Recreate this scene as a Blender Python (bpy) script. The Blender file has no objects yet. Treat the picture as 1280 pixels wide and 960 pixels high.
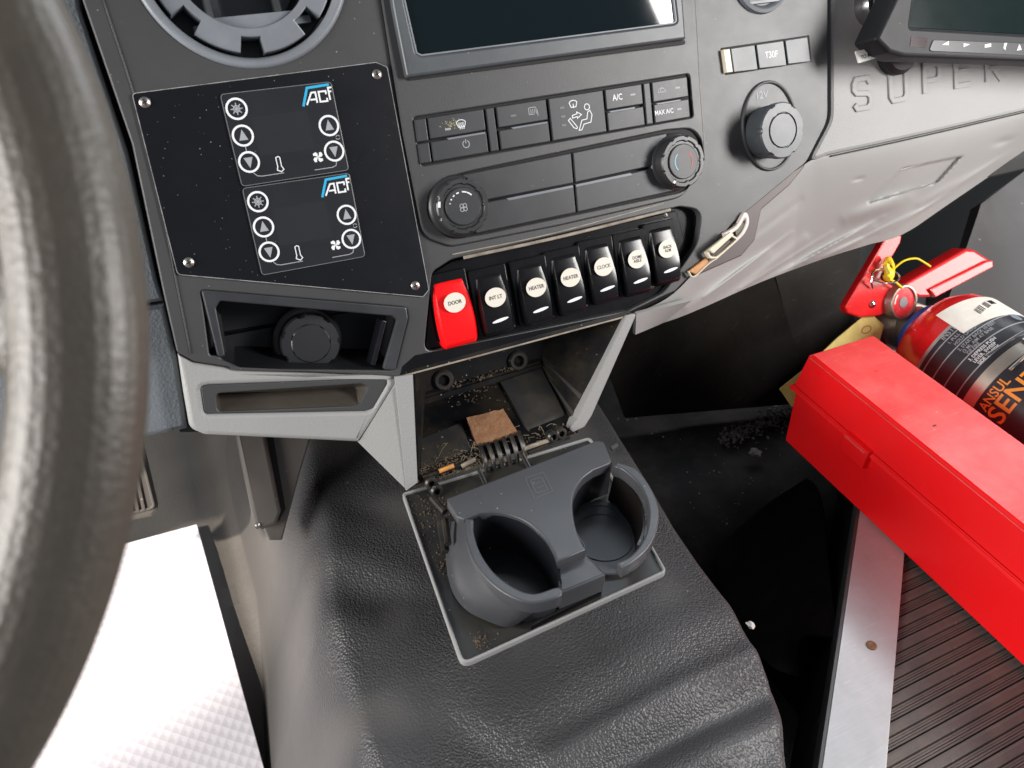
import bpy, bmesh, math, random
from mathutils import Vector, Matrix, noise
from mathutils.geometry import tessellate_polygon
random.seed(7)
SC = bpy.context.scene
COL = SC.collection
# ---------------------------------------------------------------- camera
FPX = 1000.0                      # focal length in pixels of the 1280 wide photograph
Uc = Vector((2698, -758, 1000)).normalized()          # dash 'right' seen from the camera
Vc = Vector((534, 3582, 1000)); Vc = (Vc - Vc.dot(Uc)*Uc).normalized()
Nc = Uc.cross(Vc)
T_ = math.radians(25); s_, c_ = math.sin(T_), math.cos(T_)
Uw = Vector((1, 0, 0)); Vw = Vector((0, -s_, -c_)); Nw = Uw.cross(Vw)
R = Matrix([[Uw[i]*Uc[j] + Vw[i]*Vc[j] + Nw[i]*Nc[j] for j in range(3)] for i in range(3)])
def ray(x, y): return R @ Vector(((x-640)/FPX, (y-480)/FPX, 1.0))
CAM = -(ray(690, 150)*0.72)
cd = bpy.data.cameras.new('camera'); cam = bpy.data.objects.new('camera', cd); COL.objects.link(cam)
rx, up, bk = R @ Vector((1, 0, 0)), R @ Vector((0, -1, 0)), -(R @ Vector((0, 0, 1)))
cam.matrix_world = Matrix(((rx.x, up.x, bk.x, CAM.x), (rx.y, up.y, bk.y, CAM.y), (rx.z, up.z, bk.z, CAM.z), (0, 0, 0, 1)))
cd.sensor_width = 36; cd.lens = 36*FPX/1280; cd.clip_start = 0.01; cd.clip_end = 100
cd.dof.use_dof = True; cd.dof.focus_distance = 0.78; cd.dof.aperture_fstop = 11
SC.camera = cam; MCAM = cam.matrix_world.copy()
# ---------------------------------------------------------------- world, light, exposure
w = bpy.data.worlds.new('World'); SC.world = w; w.use_nodes = True
w.node_tree.nodes['Background'].inputs[0].default_value = (0.78, 0.86, 1.0, 1)
w.node_tree.nodes['Background'].inputs[1].default_value = 0.15
def area(name, loc, target, sx, sy, power, col, spread=180):
    l = bpy.data.lights.new(name, 'AREA'); l.shape = 'RECTANGLE'; l.size = sx; l.size_y = sy
    l.energy = power; l.color = col; l.spread = math.radians(spread)
    o = bpy.data.objects.new(name, l); COL.objects.link(o); o.location = loc
    o.rotation_euler = (Vector(target)-Vector(loc)).to_track_quat('-Z', 'Y').to_euler()
    return o
area('windshield_light', (0.45, 1.05, 1.25), (0.0, -0.2, -0.3), 1.9, 0.7, 24, (0.84, 0.92, 1.0))
area('driver_window_light', (-1.6, -0.35, 0.32), (-0.1, -0.05, -0.35), 0.9, 0.7, 36, (1.0, 0.96, 0.91))
area('passenger_door_light', (1.37, -1.20, 0.70), (0.3, -0.1, -0.15), 0.42, 0.8, 39, (1.0, 0.97, 0.94))
area('lower_dash_fill', (1.5, -0.7, -0.15), (0.35, 0.0, -0.1), 0.5, 0.4, 5, (1.0, 0.95, 0.9))  # added fill, stands in for bounce from below onto the lower dash
area('passenger_windshield_light', (1.65, 0.6, 0.95), (0.36, -0.3, -0.3), 0.7, 0.5, 13, (0.92, 0.96, 1.0))
sl = bpy.data.lights.new('low_sun', 'SPOT'); sl.energy = 360; sl.shadow_soft_size = 0.03; sl.color = (1.0, 0.9, 0.77)
sl.spot_size = math.radians(15.5); sl.spot_blend = 0.45
sun = bpy.data.objects.new('low_sun', sl); COL.objects.link(sun); sun.location = (-1.75, -0.75, 1.25)
sun.rotation_euler = (Vector((-0.46, 0.25, -0.6))-sun.location).to_track_quat('-Z', 'Y').to_euler()
SC.view_settings.view_transform = 'Standard'; SC.view_settings.look = 'None'
SC.view_settings.exposure = 0.30; SC.view_settings.gamma = 1.0; SC.view_settings.use_curve_mapping = False

# ---------------------------------------------------------------- frames
MD = Matrix(((1, 0, 0, 0), (0, s_, -c_, 0), (0, c_, s_, 0), (0, 0, 0, 1)))      # dash face: u right, v up the face, h out of it
MH = Matrix.Identity(4)                                                        # level: x, y, z
def onplane(M, h, x, y):
    Mi = M.inverted(); o = Mi @ CAM; d = Mi.to_3x3() @ ray(x, y)
    t = (h-o.z)/d.z; p = o + d*t
    return (p.x, p.y)
def D(x, y, h=0.0): return onplane(MD, h, x, y)
def H(x, y, z): return onplane(MH, z, x, y)
def Dl(pts, h=0.0): return [D(x, y, h) for x, y in pts]
def Hl(pts, z): return [H(x, y, z) for x, y in pts]
def rpx(x, y, r, h=0.0):
    a = D(x, y, h); b = D(x, y+r, h); return math.hypot(a[0]-b[0], a[1]-b[1])

# ---------------------------------------------------------------- materials
MATS = {}
def mat(name, col, rough=0.5, metal=0.0, grain=None, gscale=600, gstr=0.3, gdist=0.0006, dust=0.0, dscale=260, dustcol=(0.45, 0.42, 0.38),
        mottle=0.0, mscale=18, mcol=None, coat=0.0, spec=0.5, rvar=0.0, scratch=0.0, attr=None, emit=None):
    m = bpy.data.materials.new(name); m.use_nodes = True; nt = m.node_tree; N = nt.nodes; L = nt.links
    b = N['Principled BSDF']; b.inputs['Base Color'].default_value = (*col, 1); b.inputs['Roughness'].default_value = rough
    b.inputs['Metallic'].default_value = metal; b.inputs['Coat Weight'].default_value = coat; b.inputs['Coat Roughness'].default_value = 0.05
    b.inputs['Specular IOR Level'].default_value = spec
    tc = N.new('ShaderNodeTexCoord'); co = tc.outputs['Object']
    cur = None
    def noise_(sc, det=3, rgh=0.55):
        n = N.new('ShaderNodeTexNoise'); n.inputs['Scale'].default_value = sc; n.inputs['Detail'].default_value = det; n.inputs['Roughness'].default_value = rgh
        L.new(co, n.inputs['Vector']); return n.outputs['Fac']
    def ramp(src, a, b_):
        r = N.new('ShaderNodeMapRange'); r.inputs['From Min'].default_value = a; r.inputs['From Max'].default_value = b_; L.new(src, r.inputs['Value']); return r.outputs['Result']
    def mix(fac, a, bcol, k=1.0):
        x = N.new('ShaderNodeMix'); x.data_type = 'RGBA'
        if k != 1.0:
            mm = N.new('ShaderNodeMath'); mm.operation = 'MULTIPLY'; mm.inputs[1].default_value = k; L.new(fac, mm.inputs[0]); fac = mm.outputs[0]
        L.new(fac, x.inputs[0])
        if hasattr(a, 'is_output'): L.new(a, x.inputs['A'])
        else: x.inputs['A'].default_value = (*a, 1)
        x.inputs['B'].default_value = (*bcol, 1); return x.outputs['Result']
    cur = col
    if mottle > 0:
        cur = mix(ramp(noise_(mscale, 5, 0.65), 0.42, 0.68), cur, mcol or tuple(min(1, c*1.6+0.01) for c in col), mottle)
    if scratch > 0:
        mp = N.new('ShaderNodeMapping'); mp.inputs['Rotation'].default_value = (0, 0, 0.5); mp.inputs['Scale'].default_value = (1, 14, 1); L.new(co, mp.inputs[0])
        n = N.new('ShaderNodeTexNoise'); n.inputs['Scale'].default_value = 40; n.inputs['Detail'].default_value = 6; L.new(mp.outputs[0], n.inputs['Vector'])
        cur = mix(ramp(n.outputs['Fac'], 0.64, 0.7), cur, tuple(min(1, c*1.5+0.06) for c in col), scratch)
    if dust > 0:
        v = N.new('ShaderNodeTexVoronoi'); v.inputs['Scale'].default_value = dscale; L.new(co, v.inputs['Vector'])
        d = ramp(v.outputs['Distance'], 0.16, 0.08)
        sp = N.new('ShaderNodeSeparateColor'); L.new(v.outputs['Color'], sp.inputs[0])
        g = ramp(sp.outputs[0], 1-dust, 1-dust+0.02)
        big = ramp(noise_(9, 3), 0.38, 0.62)
        m1 = N.new('ShaderNodeMath'); m1.operation = 'MULTIPLY'; L.new(d, m1.inputs[0]); L.new(g, m1.inputs[1])
        m2 = N.new('ShaderNodeMath'); m2.operation = 'MULTIPLY'; L.new(m1.outputs[0], m2.inputs[0]); L.new(big, m2.inputs[1])
        cur = mix(m2.outputs[0], cur, dustcol, 0.8)
    if hasattr(cur, 'is_output'): L.new(cur, b.inputs['Base Color'])
    if rvar > 0:
        r = N.new('ShaderNodeMapRange'); r.inputs['To Min'].default_value = rough-rvar; r.inputs['To Max'].default_value = rough+rvar
        L.new(noise_(30, 6, 0.7), r.inputs['Value']); L.new(r.outputs['Result'], b.inputs['Roughness'])
    if grain:
        if grain == 'leather':
            n = N.new('ShaderNodeTexVoronoi'); n.feature = 'SMOOTH_F1'; n.inputs['Scale'].default_value = gscale; n.inputs['Smoothness'].default_value = 0.35
            w_ = N.new('ShaderNodeTexNoise'); w_.inputs['Scale'].default_value = gscale*0.6; L.new(co, w_.inputs['Vector'])
            a = N.new('ShaderNodeVectorMath'); a.operation = 'MULTIPLY_ADD'; a.inputs[1].default_value = (0.9/gscale,)*3; L.new(w_.outputs['Color'], a.inputs[0]); L.new(co, a.inputs[2])
            L.new(a.outputs[0], n.inputs['Vector']); hsrc = n.outputs['Distance']
            iv = N.new('ShaderNodeMath'); iv.operation = 'MULTIPLY'; iv.inputs[1].default_value = -1; L.new(hsrc, iv.inputs[0]); hsrc = iv.outputs[0]
        elif grain == 'brushed':
            mp = N.new('ShaderNodeMapping'); mp.inputs['Scale'].default_value = (0.05, 1, 1); L.new(co, mp.inputs[0])
            n = N.new('ShaderNodeTexNoise'); n.inputs['Scale'].default_value = gscale; L.new(mp.outputs[0], n.inputs['Vector']); hsrc = n.outputs['Fac']
        else:
            hsrc = noise_(gscale, 2, 0.6)
        bp = N.new('ShaderNodeBump'); bp.inputs['Strength'].default_value = gstr; bp.inputs['Distance'].default_value = gdist
        if attr:
            at = N.new('ShaderNodeAttribute'); at.attribute_name = attr
            mm = N.new('ShaderNodeMath'); mm.operation = 'MULTIPLY'; mm.inputs[1].default_value = gstr; L.new(at.outputs['Fac'], mm.inputs[0]); L.new(mm.outputs[0], bp.inputs['Strength'])
        L.new(hsrc, bp.inputs['Height']); L.new(bp.outputs[0], b.inputs['Normal'])
    if emit:
        b.inputs['Emission Color'].default_value = (*emit[:3], 1); b.inputs['Emission Strength'].default_value = emit[3]
    MATS[name] = m; return m
CHAR = mat('charcoal_plastic', (0.041, 0.042, 0.044), 0.43, grain='n', gscale=900, gstr=0.35, gdist=0.0003, mottle=0.5, mscale=7, mcol=(0.055, 0.056, 0.058), dust=0.05, dscale=300, rvar=0.06)
CHAR2 = mat('dark_button_plastic', (0.020, 0.0225, 0.026), 0.42, grain='n', gscale=1200, gstr=0.25, gdist=0.0002, dust=0.06, dscale=350, mottle=0.5, mscale=14, rvar=0.08)
PBLK = mat('satin_black_panel', (0.0035, 0.004, 0.006), 0.30, dust=0.16, dscale=330, rvar=0.05, dustcol=(0.35, 0.34, 0.33), grain='n', gscale=1500, gstr=0.06, gdist=0.0002)
CTRL = mat('controller_face', (0.011, 0.0125, 0.016), 0.34, dust=0.05, dscale=300, mottle=0.3, mscale=20)
LCD = mat('dark_display_window', (0.018, 0.02, 0.023), 0.3)
GLOSS = mat('gloss_black_plastic', (0.005, 0.005, 0.006), 0.2, spec=0.35, dust=0.10, dscale=280, rvar=0.04, mottle=0.2, mscale=30)
GLASS = mat('screen_glass', (0.0025, 0.007, 0.009), 0.04, spec=0.6, rvar=0.02)
BEZEL = mat('screen_bezel_plastic', (0.052, 0.06, 0.068), 0.4, dust=0.06, rvar=0.06, grain='n', gscale=1300, gstr=0.15, gdist=0.0002, mottle=0.4)
VENT = mat('vent_grey_plastic', (0.15, 0.165, 0.185), 0.42, rvar=0.07, mottle=0.4, dust=0.04)
VDARK = mat('vent_dark_plastic', (0.022, 0.026, 0.031), 0.42, mottle=0.5, mcol=(0.08, 0.07, 0.055), mscale=30)
LGREY = mat('light_grey_pebbled_trim', (0.262, 0.264, 0.262), 0.5, grain='n', gscale=520, gstr=0.55, gdist=0.0006, mottle=0.3, mscale=9, mcol=(0.228, 0.228, 0.224), dust=0.03)
LGREY2 = mat('light_grey_smooth_trim', (0.30, 0.302, 0.296), 0.52, grain='n', gscale=700, gstr=0.3, gdist=0.0004, mottle=0.3, mscale=10, mcol=(0.26, 0.255, 0.245), rvar=0.06)
BLUEG = mat('blue_grey_pebbled_panel', (0.10, 0.112, 0.125), 0.48, grain='n', gscale=430, gstr=0.7, gdist=0.0009, mottle=0.3)
WHITE = mat('printed_white', (0.72, 0.74, 0.76), 0.5)
PALE = mat('printed_pale_grey', (0.30, 0.32, 0.34), 0.5)
FADED = mat('printed_faded', (0.13, 0.135, 0.14), 0.5)
CYAN = mat('printed_blue', (0.02, 0.36, 0.62), 0.45)
REDP = mat('printed_red', (0.5, 0.05, 0.03), 0.5)
INK = mat('dark_ink', (0.06, 0.05, 0.035), 0.6)
LABEL = mat('cream_label', (0.68, 0.65, 0.57), 0.45, mottle=0.5, mscale=60, mcol=(0.7, 0.66, 0.58))
STEEL = mat('screw_steel', (0.42, 0.40, 0.38), 0.35, metal=0.9, mottle=0.6, mscale=400, mcol=(0.2, 0.15, 0.1))
CHROME = mat('chrome_metal', (0.7, 0.7, 0.7), 0.12, metal=1.0, rvar=0.05)
REDSW = mat('red_switch_plastic', (0.80, 0.006, 0.008), 0.22, rvar=0.05)
REDBOX = mat('red_box_plastic', (0.86, 0.005, 0.008), 0.45, spec=0.3, scratch=0.12, grain='n', gscale=500, gstr=0.12, gdist=0.0004, rvar=0.1, mottle=0.25, mscale=14, mcol=(0.80, 0.02, 0.02), dust=0.03, dscale=230, dustcol=(0.85, 0.15, 0.12))
REDLID = mat('scuffed_red_lid_plastic', (0.76, 0.045, 0.045), 0.40, scratch=0.8, grain='n', gscale=500, gstr=0.15, gdist=0.0004, rvar=0.1, mottle=0.5, mscale=25, mcol=(0.80, 0.13, 0.12), dust=0.10, dscale=120, dustcol=(0.9, 0.35, 0.3))
REDPAINT = mat('red_enamel', (0.62, 0.012, 0.014), 0.25, coat=0.4, mottle=0.3, scratch=0.15)
LEATH = mat('black_grained_vinyl', (0.041, 0.042, 0.045), 0.46, grain='leather', gscale=460, gstr=0.9, gdist=0.0010, mottle=0.6, mscale=9, mcol=(0.052, 0.051, 0.05), rvar=0.09, attr='grain', dust=0.05, dscale=120)
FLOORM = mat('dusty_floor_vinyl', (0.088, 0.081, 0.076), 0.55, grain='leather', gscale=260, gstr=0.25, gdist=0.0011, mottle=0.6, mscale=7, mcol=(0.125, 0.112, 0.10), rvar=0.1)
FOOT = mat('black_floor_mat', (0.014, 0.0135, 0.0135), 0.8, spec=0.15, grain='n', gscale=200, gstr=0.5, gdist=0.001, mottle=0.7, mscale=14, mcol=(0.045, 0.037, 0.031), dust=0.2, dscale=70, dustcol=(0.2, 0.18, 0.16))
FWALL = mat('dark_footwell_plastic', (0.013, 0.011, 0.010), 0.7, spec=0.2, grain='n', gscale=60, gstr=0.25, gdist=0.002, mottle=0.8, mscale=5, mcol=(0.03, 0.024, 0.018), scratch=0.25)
CAVITY = mat('dirty_black_plastic', (0.005, 0.0055, 0.007), 0.33, spec=0.3, dust=0.4, dscale=160, dustcol=(0.33, 0.29, 0.22), mottle=0.7, mscale=22, mcol=(0.03, 0.024, 0.017), rvar=0.1)
GRIME = mat('brown_grime', (0.055, 0.038, 0.022), 0.8, mottle=0.9, mscale=120, mcol=(0.15, 0.11, 0.07), grain='n', gscale=400, gstr=1.0, gdist=0.002)
RUST = mat('dried_brown_foam', (0.19, 0.085, 0.038), 0.8, mottle=0.9, mscale=70, mcol=(0.28, 0.15, 0.075), grain='n', gscale=300, gstr=0.8, gdist=0.0015)
CUPG = mat('grey_cupholder_plastic', (0.047, 0.050, 0.057), 0.40, grain='n', gscale=1100, gstr=0.25, gdist=0.0002, dust=0.12, dscale=200, dustcol=(0.35, 0.34, 0.32), mottle=0.5, mscale=16, mcol=(0.064, 0.065, 0.07), rvar=0.08)
TRAY = mat('dusty_tray_plastic', (0.019, 0.020, 0.021), 0.42, dust=0.15, dscale=180, dustcol=(0.3, 0.27, 0.2), mottle=0.7, mscale=15, mcol=(0.045, 0.040, 0.031), rvar=0.1)
ALU = mat('aluminium_trim', (0.55, 0.55, 0.56), 0.34, metal=0.35, grain='brushed', gscale=400, gstr=0.2, gdist=0.0004, mottle=0.5, mscale=25, mcol=(0.44, 0.43, 0.42), rvar=0.1, scratch=0.2)
ALUD = mat('dark_metal_edge', (0.10, 0.10, 0.10), 0.45, metal=0.6)
RIB = mat('ribbed_step_rubber', (0.098, 0.084, 0.078), 0.6, mottle=0.8, mscale=30, mcol=(0.15, 0.12, 0.10), dust=0.1, dscale=90, grain='n', gscale=200, gstr=0.4, gdist=0.0008, dustcol=(0.3, 0.27, 0.22))
RIBTOP = mat('worn_rib_rubber', (0.13, 0.105, 0.09), 0.55, mottle=0.8, mscale=60, mcol=(0.06, 0.05, 0.042))
BOARD = mat('white_board', (0.60, 0.575, 0.62), 0.55)
WHEEL = mat('steering_leather', (0.058, 0.050, 0.040), 0.44, grain='leather', gscale=460, gstr=0.35, gdist=0.0006, mottle=0.5, mscale=25, mcol=(0.095, 0.083, 0.066), rvar=0.06)
YEL = mat('yellow_plastic', (0.85, 0.62, 0.01), 0.4)
TAG = mat('yellow_card', (0.52, 0.42, 0.13), 0.6, mottle=0.4, mscale=60)
BRASS = mat('cast_valve_metal', (0.36, 0.33, 0.29), 0.38, metal=0.85, mottle=0.5, mscale=50, mcol=(0.2, 0.17, 0.14))
BLUE = mat('blue_plastic', (0.02, 0.07, 0.32), 0.4)
DLAB = mat('dark_printed_label', (0.022, 0.022, 0.028), 0.28, mottle=0.3, mscale=30)
ORANGE = mat('printed_orange', (0.80, 0.28, 0.03), 0.45)
DOORG = mat('grey_door_panel', (0.075, 0.072, 0.072), 0.5, mottle=0.5, mscale=6, grain='n', gscale=300, gstr=0.4, gdist=0.0008, dust=0.08, dscale=60)
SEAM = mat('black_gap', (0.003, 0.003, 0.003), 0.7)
SHINE = mat('worn_edge_highlight', (0.28, 0.24, 0.19), 0.5, mottle=0.9, mscale=60, mcol=(0.12, 0.1, 0.08))  # pale wear tone, edge highlights included in the colour
CREAM = mat('cream_metal', (0.60, 0.55, 0.42), 0.4)
AMBER = mat('amber_plastic', (0.45, 0.20, 0.06), 0.4, mottle=0.5, mscale=200)
STAIN = mat('dried_yellow_residue', (0.30, 0.27, 0.14), 0.7)
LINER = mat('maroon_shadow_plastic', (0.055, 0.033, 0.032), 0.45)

# ---------------------------------------------------------------- mesh building
def fin(bm, name, smooth=35):
    me = bpy.data.meshes.new(name); bm.to_mesh(me); bm.free()
    if smooth:
        for p in me.polygons: p.use_smooth = True
        me.set_sharp_from_angle(angle=math.radians(smooth))
        flat = [p for p in me.polygons if max(abs(p.normal.x), abs(p.normal.y), abs(p.normal.z)) > 0.9998]
        if flat:
            se = me.attributes.get('sharp_edge') or me.attributes.new('sharp_edge', 'BOOLEAN', 'EDGE')
            own = [None]*len(me.edges); li = me.loops
            for p in me.polygons:
                f = max(abs(p.normal.x), abs(p.normal.y), abs(p.normal.z)) > 0.9998
                for l in p.loop_indices:
                    e = li[l].edge_index
                    if own[e] is None: own[e] = f
                    elif own[e] != f: se.data[e].value = True
    return me
ABS = {}
def obj(name, me, m, parent=None, M=MD, loc=(0, 0, 0)):
    o = bpy.data.objects.new(name, me); COL.objects.link(o)
    if m is not None:
        for mm in (m if isinstance(m, (list, tuple)) else [m]): me.materials.append(mm)
    loc = Vector(loc)
    if parent is None:
        o.matrix_world = M @ Matrix.Translation(loc)
    else:
        o.parent = parent; o.location = loc - ABS[parent.name]
    ABS[o.name] = loc
    return o
def thing(name, label, cat, org=(0, 0, 0), M=MD, group=None):
    o = bpy.data.objects.new(name, None); COL.objects.link(o); o.empty_display_size = 0.02
    o.matrix_world = M @ Matrix.Translation(Vector(org)); ABS[o.name] = Vector(org)
    o['label'] = label; o['category'] = cat
    if group: o['group'] = group
    return o
def tag(o, label=None, cat=None, group=None, kind=None):
    for k, v in (('label', label), ('category', cat), ('group', group), ('kind', kind)):
        if v: o[k] = v
    return o
def area2(p): return 0.5*sum(p[i-1][0]*p[i][1]-p[i][0]*p[i-1][1] for i in range(len(p)))
def fillet(pts, r, seg=4):
    n = len(pts); out = []
    rs = r if isinstance(r, (list, tuple)) else [r]*n
    for i in range(n):
        p = Vector(pts[i]); a = Vector(pts[i-1]); b = Vector(pts[(i+1) % n])
        d1, d2 = (a-p), (b-p); l1, l2 = d1.length, d2.length
        if rs[i] <= 0 or l1 < 1e-9 or l2 < 1e-9: out.append(tuple(p)); continue
        d1.normalize(); d2.normalize(); ang = d1.angle(d2)
        if ang > 3.0: out.append(tuple(p)); continue
        t = min(rs[i]/math.tan(ang/2), l1*0.48, l2*0.48)
        A, B = p+d1*t, p+d2*t
        for k in range(seg+1):
            q = k/seg; out.append(tuple(A*(1-q)**2 + p*2*q*(1-q) + B*q*q))
    return out
def offs(loop, d):
    n = len(loop); out = []
    for i in range(n):
        p = Vector(loop[i]); e1 = p-Vector(loop[i-1]); e2 = Vector(loop[(i+1) % n])-p
        if e1.length < 1e-9: e1 = e2
        if e2.length < 1e-9: e2 = e1
        if e1.length < 1e-9: out.append(tuple(p)); continue
        n1 = Vector((-e1.y, e1.x)).normalized(); n2 = Vector((-e2.y, e2.x)).normalized()
        m = n1+n2
        if m.length < 1e-6: m = n1
        m.normalize(); k = 1/max(0.5, m.dot(n1)); out.append(tuple(p+m*d*k))
    return out
def solid_bm(loops, h0, h1, bev=0.0, seg=2, bottom=False, bm=None, mi=0):
    bm = bm or bmesh.new(); tops = []; bots = []
    for k, lp in enumerate(loops):
        lp = [p for i, p in enumerate(lp) if math.hypot(p[0]-lp[i-1][0], p[1]-lp[i-1][1]) > 1e-6]
        if (area2(lp) < 0) == (k == 0): lp = lp[::-1]
        rings = [(0, h0), (0, h1-bev)]
        for j in range(1, seg+1):
            if bev > 0: a = j/seg*math.pi/2; rings.append((bev*(1-math.cos(a)), h1-bev+bev*math.sin(a)))
        prev = None
        for off, h in rings:
            q = offs(lp, off) if off else lp
            vs = [bm.verts.new((x, y, h)) for x, y in q]
            if prev:
                for i in range(len(vs)):
                    f = bm.faces.new((prev[i-1], prev[i], vs[i], vs[i-1])); f.material_index = mi
            else: bots.append(vs)
            prev = vs
        tops.append(prev)
    for vv, flip in ((tops, False),)+(((bots, True),) if bottom else ()):
        flat = [v for l in vv for v in l]
        for tri in tessellate_polygon([[Vector((v.co.x*1000, v.co.y*1000, 0)) for v in l] for l in vv]):
            a, b, c = (flat[i] for i in tri)
            ar = (b.co.x-a.co.x)*(c.co.y-a.co.y)-(b.co.y-a.co.y)*(c.co.x-a.co.x)
            if (ar < 0) != flip: b, c = c, b
            try: f = bm.faces.new((a, b, c)); f.material_index = mi
            except ValueError: pass
    return bm
def solid(name, loops, h0, h1, m, parent=None, bev=0.0, seg=2, M=MD, bottom=False, loc=(0, 0, 0)):
    if not isinstance(loops[0][0], (list, tuple)): loops = [loops]
    return obj(name, fin(solid_bm(loops, h0, h1, bev, seg, bottom), name), m, parent, M, loc)
def circ(cx, cy, r, n=40, ry=None, a0=0): return [(cx+r*math.cos(a0+2*math.pi*i/n), cy+(ry or r)*math.sin(a0+2*math.pi*i/n)) for i in range(n)]
def rect(x0, y0, x1, y1): return [(x0, y0), (x1, y0), (x1, y1), (x0, y1)]
def ribbon(pts, w, closed=False):
    n = len(pts); L, Rr = [], []
    for i in range(n):
        p = Vector(pts[i])
        a = Vector(pts[i-1]) if (i > 0 or closed) else None; b = Vector(pts[(i+1) % n]) if (i < n-1 or closed) else None
        d1 = (p-a).normalized() if a is not None else (b-p).normalized(); d2 = (b-p).normalized() if b is not None else d1
        nn = Vector((-d1.y, d1.x))+Vector((-d2.y, d2.x))
        nn = nn.normalized() if nn.length > 1e-6 else Vector((-d1.y, d1.x)); k = 1/max(0.4, nn.dot(Vector((-d1.y, d1.x))))
        L.append(tuple(p+nn*w/2*k)); Rr.append(tuple(p-nn*w/2*k))
    return [L, Rr] if closed else [L+Rr[::-1]]
def ribs_bm(bm, pts, w, h0, h1, closed=False):
    lp = ribbon(pts, w, closed)
    if closed and abs(area2(lp[0])) < abs(area2(lp[1])): lp = lp[::-1]
    return solid_bm(lp, h0, h1, 0, bm=bm)
def lathe_bm(prof, cx=0, cy=0, n=40, bm=None, notch=None, mi=0):
    bm = bm or bmesh.new(); rows = []
    for r, h in prof:
        row = []
        for i in range(n):
            a = 2*math.pi*i/n; rr = r*(notch(a, r, h) if notch else 1)
            row.append(bm.verts.new((cx+rr*math.cos(a), cy+rr*math.sin(a), h)))
        rows.append(row)
    for a, b in zip(rows, rows[1:]):
        for i in range(n): f = bm.faces.new((a[i-1], a[i], b[i], b[i-1])); f.material_index = mi
    f = bm.faces.new(rows[-1]); f.material_index = mi
    return bm
def tube_bm(pts, r, n=8, bm=None, closed=False):
    bm = bm or bmesh.new(); P = [Vector(p) for p in pts]; rows = []; m = len(P); ref = Vector((0.13, 0.27, 0.95))
    rs = r if isinstance(r, (list, tuple)) else [r]*m
    for i, p in enumerate(P):
        d = (P[(i+1) % m]-P[i-1]) if closed else (P[min(i+1, m-1)]-P[max(i-1, 0)])
        d.normalize(); a = d.cross(ref)
        if a.length < 1e-3: a = d.cross(Vector((1, 0, 0)))
        a.normalize(); b = d.cross(a)
        rows.append([bm.verts.new(p+(a*math.cos(t)+b*math.sin(t))*rs[i]) for t in [2*math.pi*k/n for k in range(n)]])
    for i in range(m-1 if not closed else m):
        A, B = rows[i], rows[(i+1) % m]
        for k in range(n): bm.faces.new((A[k-1], A[k], B[k], B[k-1]))
    if not closed: bm.faces.new(rows[0][::-1]); bm.faces.new(rows[-1])
    bmesh.ops.recalc_face_normals(bm, faces=bm.faces); return bm
def cr(pts, n=8, closed=False):
    P = [Vector(p) for p in pts]; out = []; m = len(P)
    for i in range(m if closed else m-1):
        p0 = P[i-1] if (i > 0 or closed) else P[0]*2-P[1]; p1 = P[i]; p2 = P[(i+1) % m]; p3 = P[(i+2) % m] if (i+2 < m or closed) else p2*2-p1
        for k in range(n):
            t = k/n; out.append(0.5*((2*p1)+(p2-p0)*t+(2*p0-5*p1+4*p2-p3)*t*t+(3*p1-p0-3*p2+p3)*t**3))
    if not closed: out.append(P[-1])
    return [tuple(v) for v in out]
def grid_bm(rows, thick=0.0, bm=None):
    bm = bm or bmesh.new(); V = [[bm.verts.new(p) for p in r] for r in rows]
    for a, b in zip(V, V[1:]):
        for i in range(len(a)-1): bm.faces.new((a[i], a[i+1], b[i+1], b[i]))
    bmesh.ops.recalc_face_normals(bm, faces=bm.faces)
    if thick: bmesh.ops.solidify(bm, geom=bm.faces[:], thickness=thick)
    return bm
def box_bm(x0, y0, z0, x1, y1, z1, bev=0.0, bm=None):
    b = bmesh.new(); bmesh.ops.create_cube(b, size=1)
    for v in b.verts: v.co = Vector(((x0+x1)/2+v.co.x*(x1-x0), (y0+y1)/2+v.co.y*(y1-y0), (z0+z1)/2+v.co.z*(z1-z0)))
    if bev: bmesh.ops.bevel(b, geom=b.edges[:], offset=bev, segments=2, affect='EDGES', profile=0.6)
    if bm is None: return b
    me = bpy.data.meshes.new('t'); b.to_mesh(me); b.free(); bm.from_mesh(me); bpy.data.meshes.remove(me); return bm
TXT = {}
def text_mesh(body, size, thick=0.0001, align='CENTER', space=1.0, xs=1.0):
    c = bpy.data.curves.new('t', 'FONT'); c.body = body; c.size = size; c.extrude = thick/2; c.offset = size*0.014; c.align_x = align; c.align_y = 'CENTER'; c.space_character = space; c.resolution_u = 3; c.space_line = 0.85
    o = bpy.data.objects.new('t', c); COL.objects.link(o)
    dg = bpy.context.evaluated_depsgraph_get(); me = bpy.data.meshes.new_from_object(o.evaluated_get(dg)); bpy.data.objects.remove(o)
    me.materials.clear()
    for v in me.vertices: v.co.x *= xs
    return me
def text(name, body, size, uv, h, m, parent, M=MD, rot=0.0, thick=0.0001, xs=1.0, space=1.0):
    me = text_mesh(body, size, thick, xs=xs, space=space); me.transform(Matrix.Rotation(rot, 4, 'Z'))
    return obj(name, me, m, parent, M, (uv[0], uv[1], h))
def copy_tree(root, loc, M=MD, label=None):
    def rec(o, par):
        c = o.copy(); COL.objects.link(c)
        if par: c.parent = par
        for ch in [x for x in COL.objects if x.parent == o]: rec(ch, c)
        return c
    c = rec(root, None); c.matrix_world = M @ Matrix.Translation(Vector(loc)); ABS[c.name] = Vector(loc)
    if label: c['label'] = label
    return c
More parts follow.
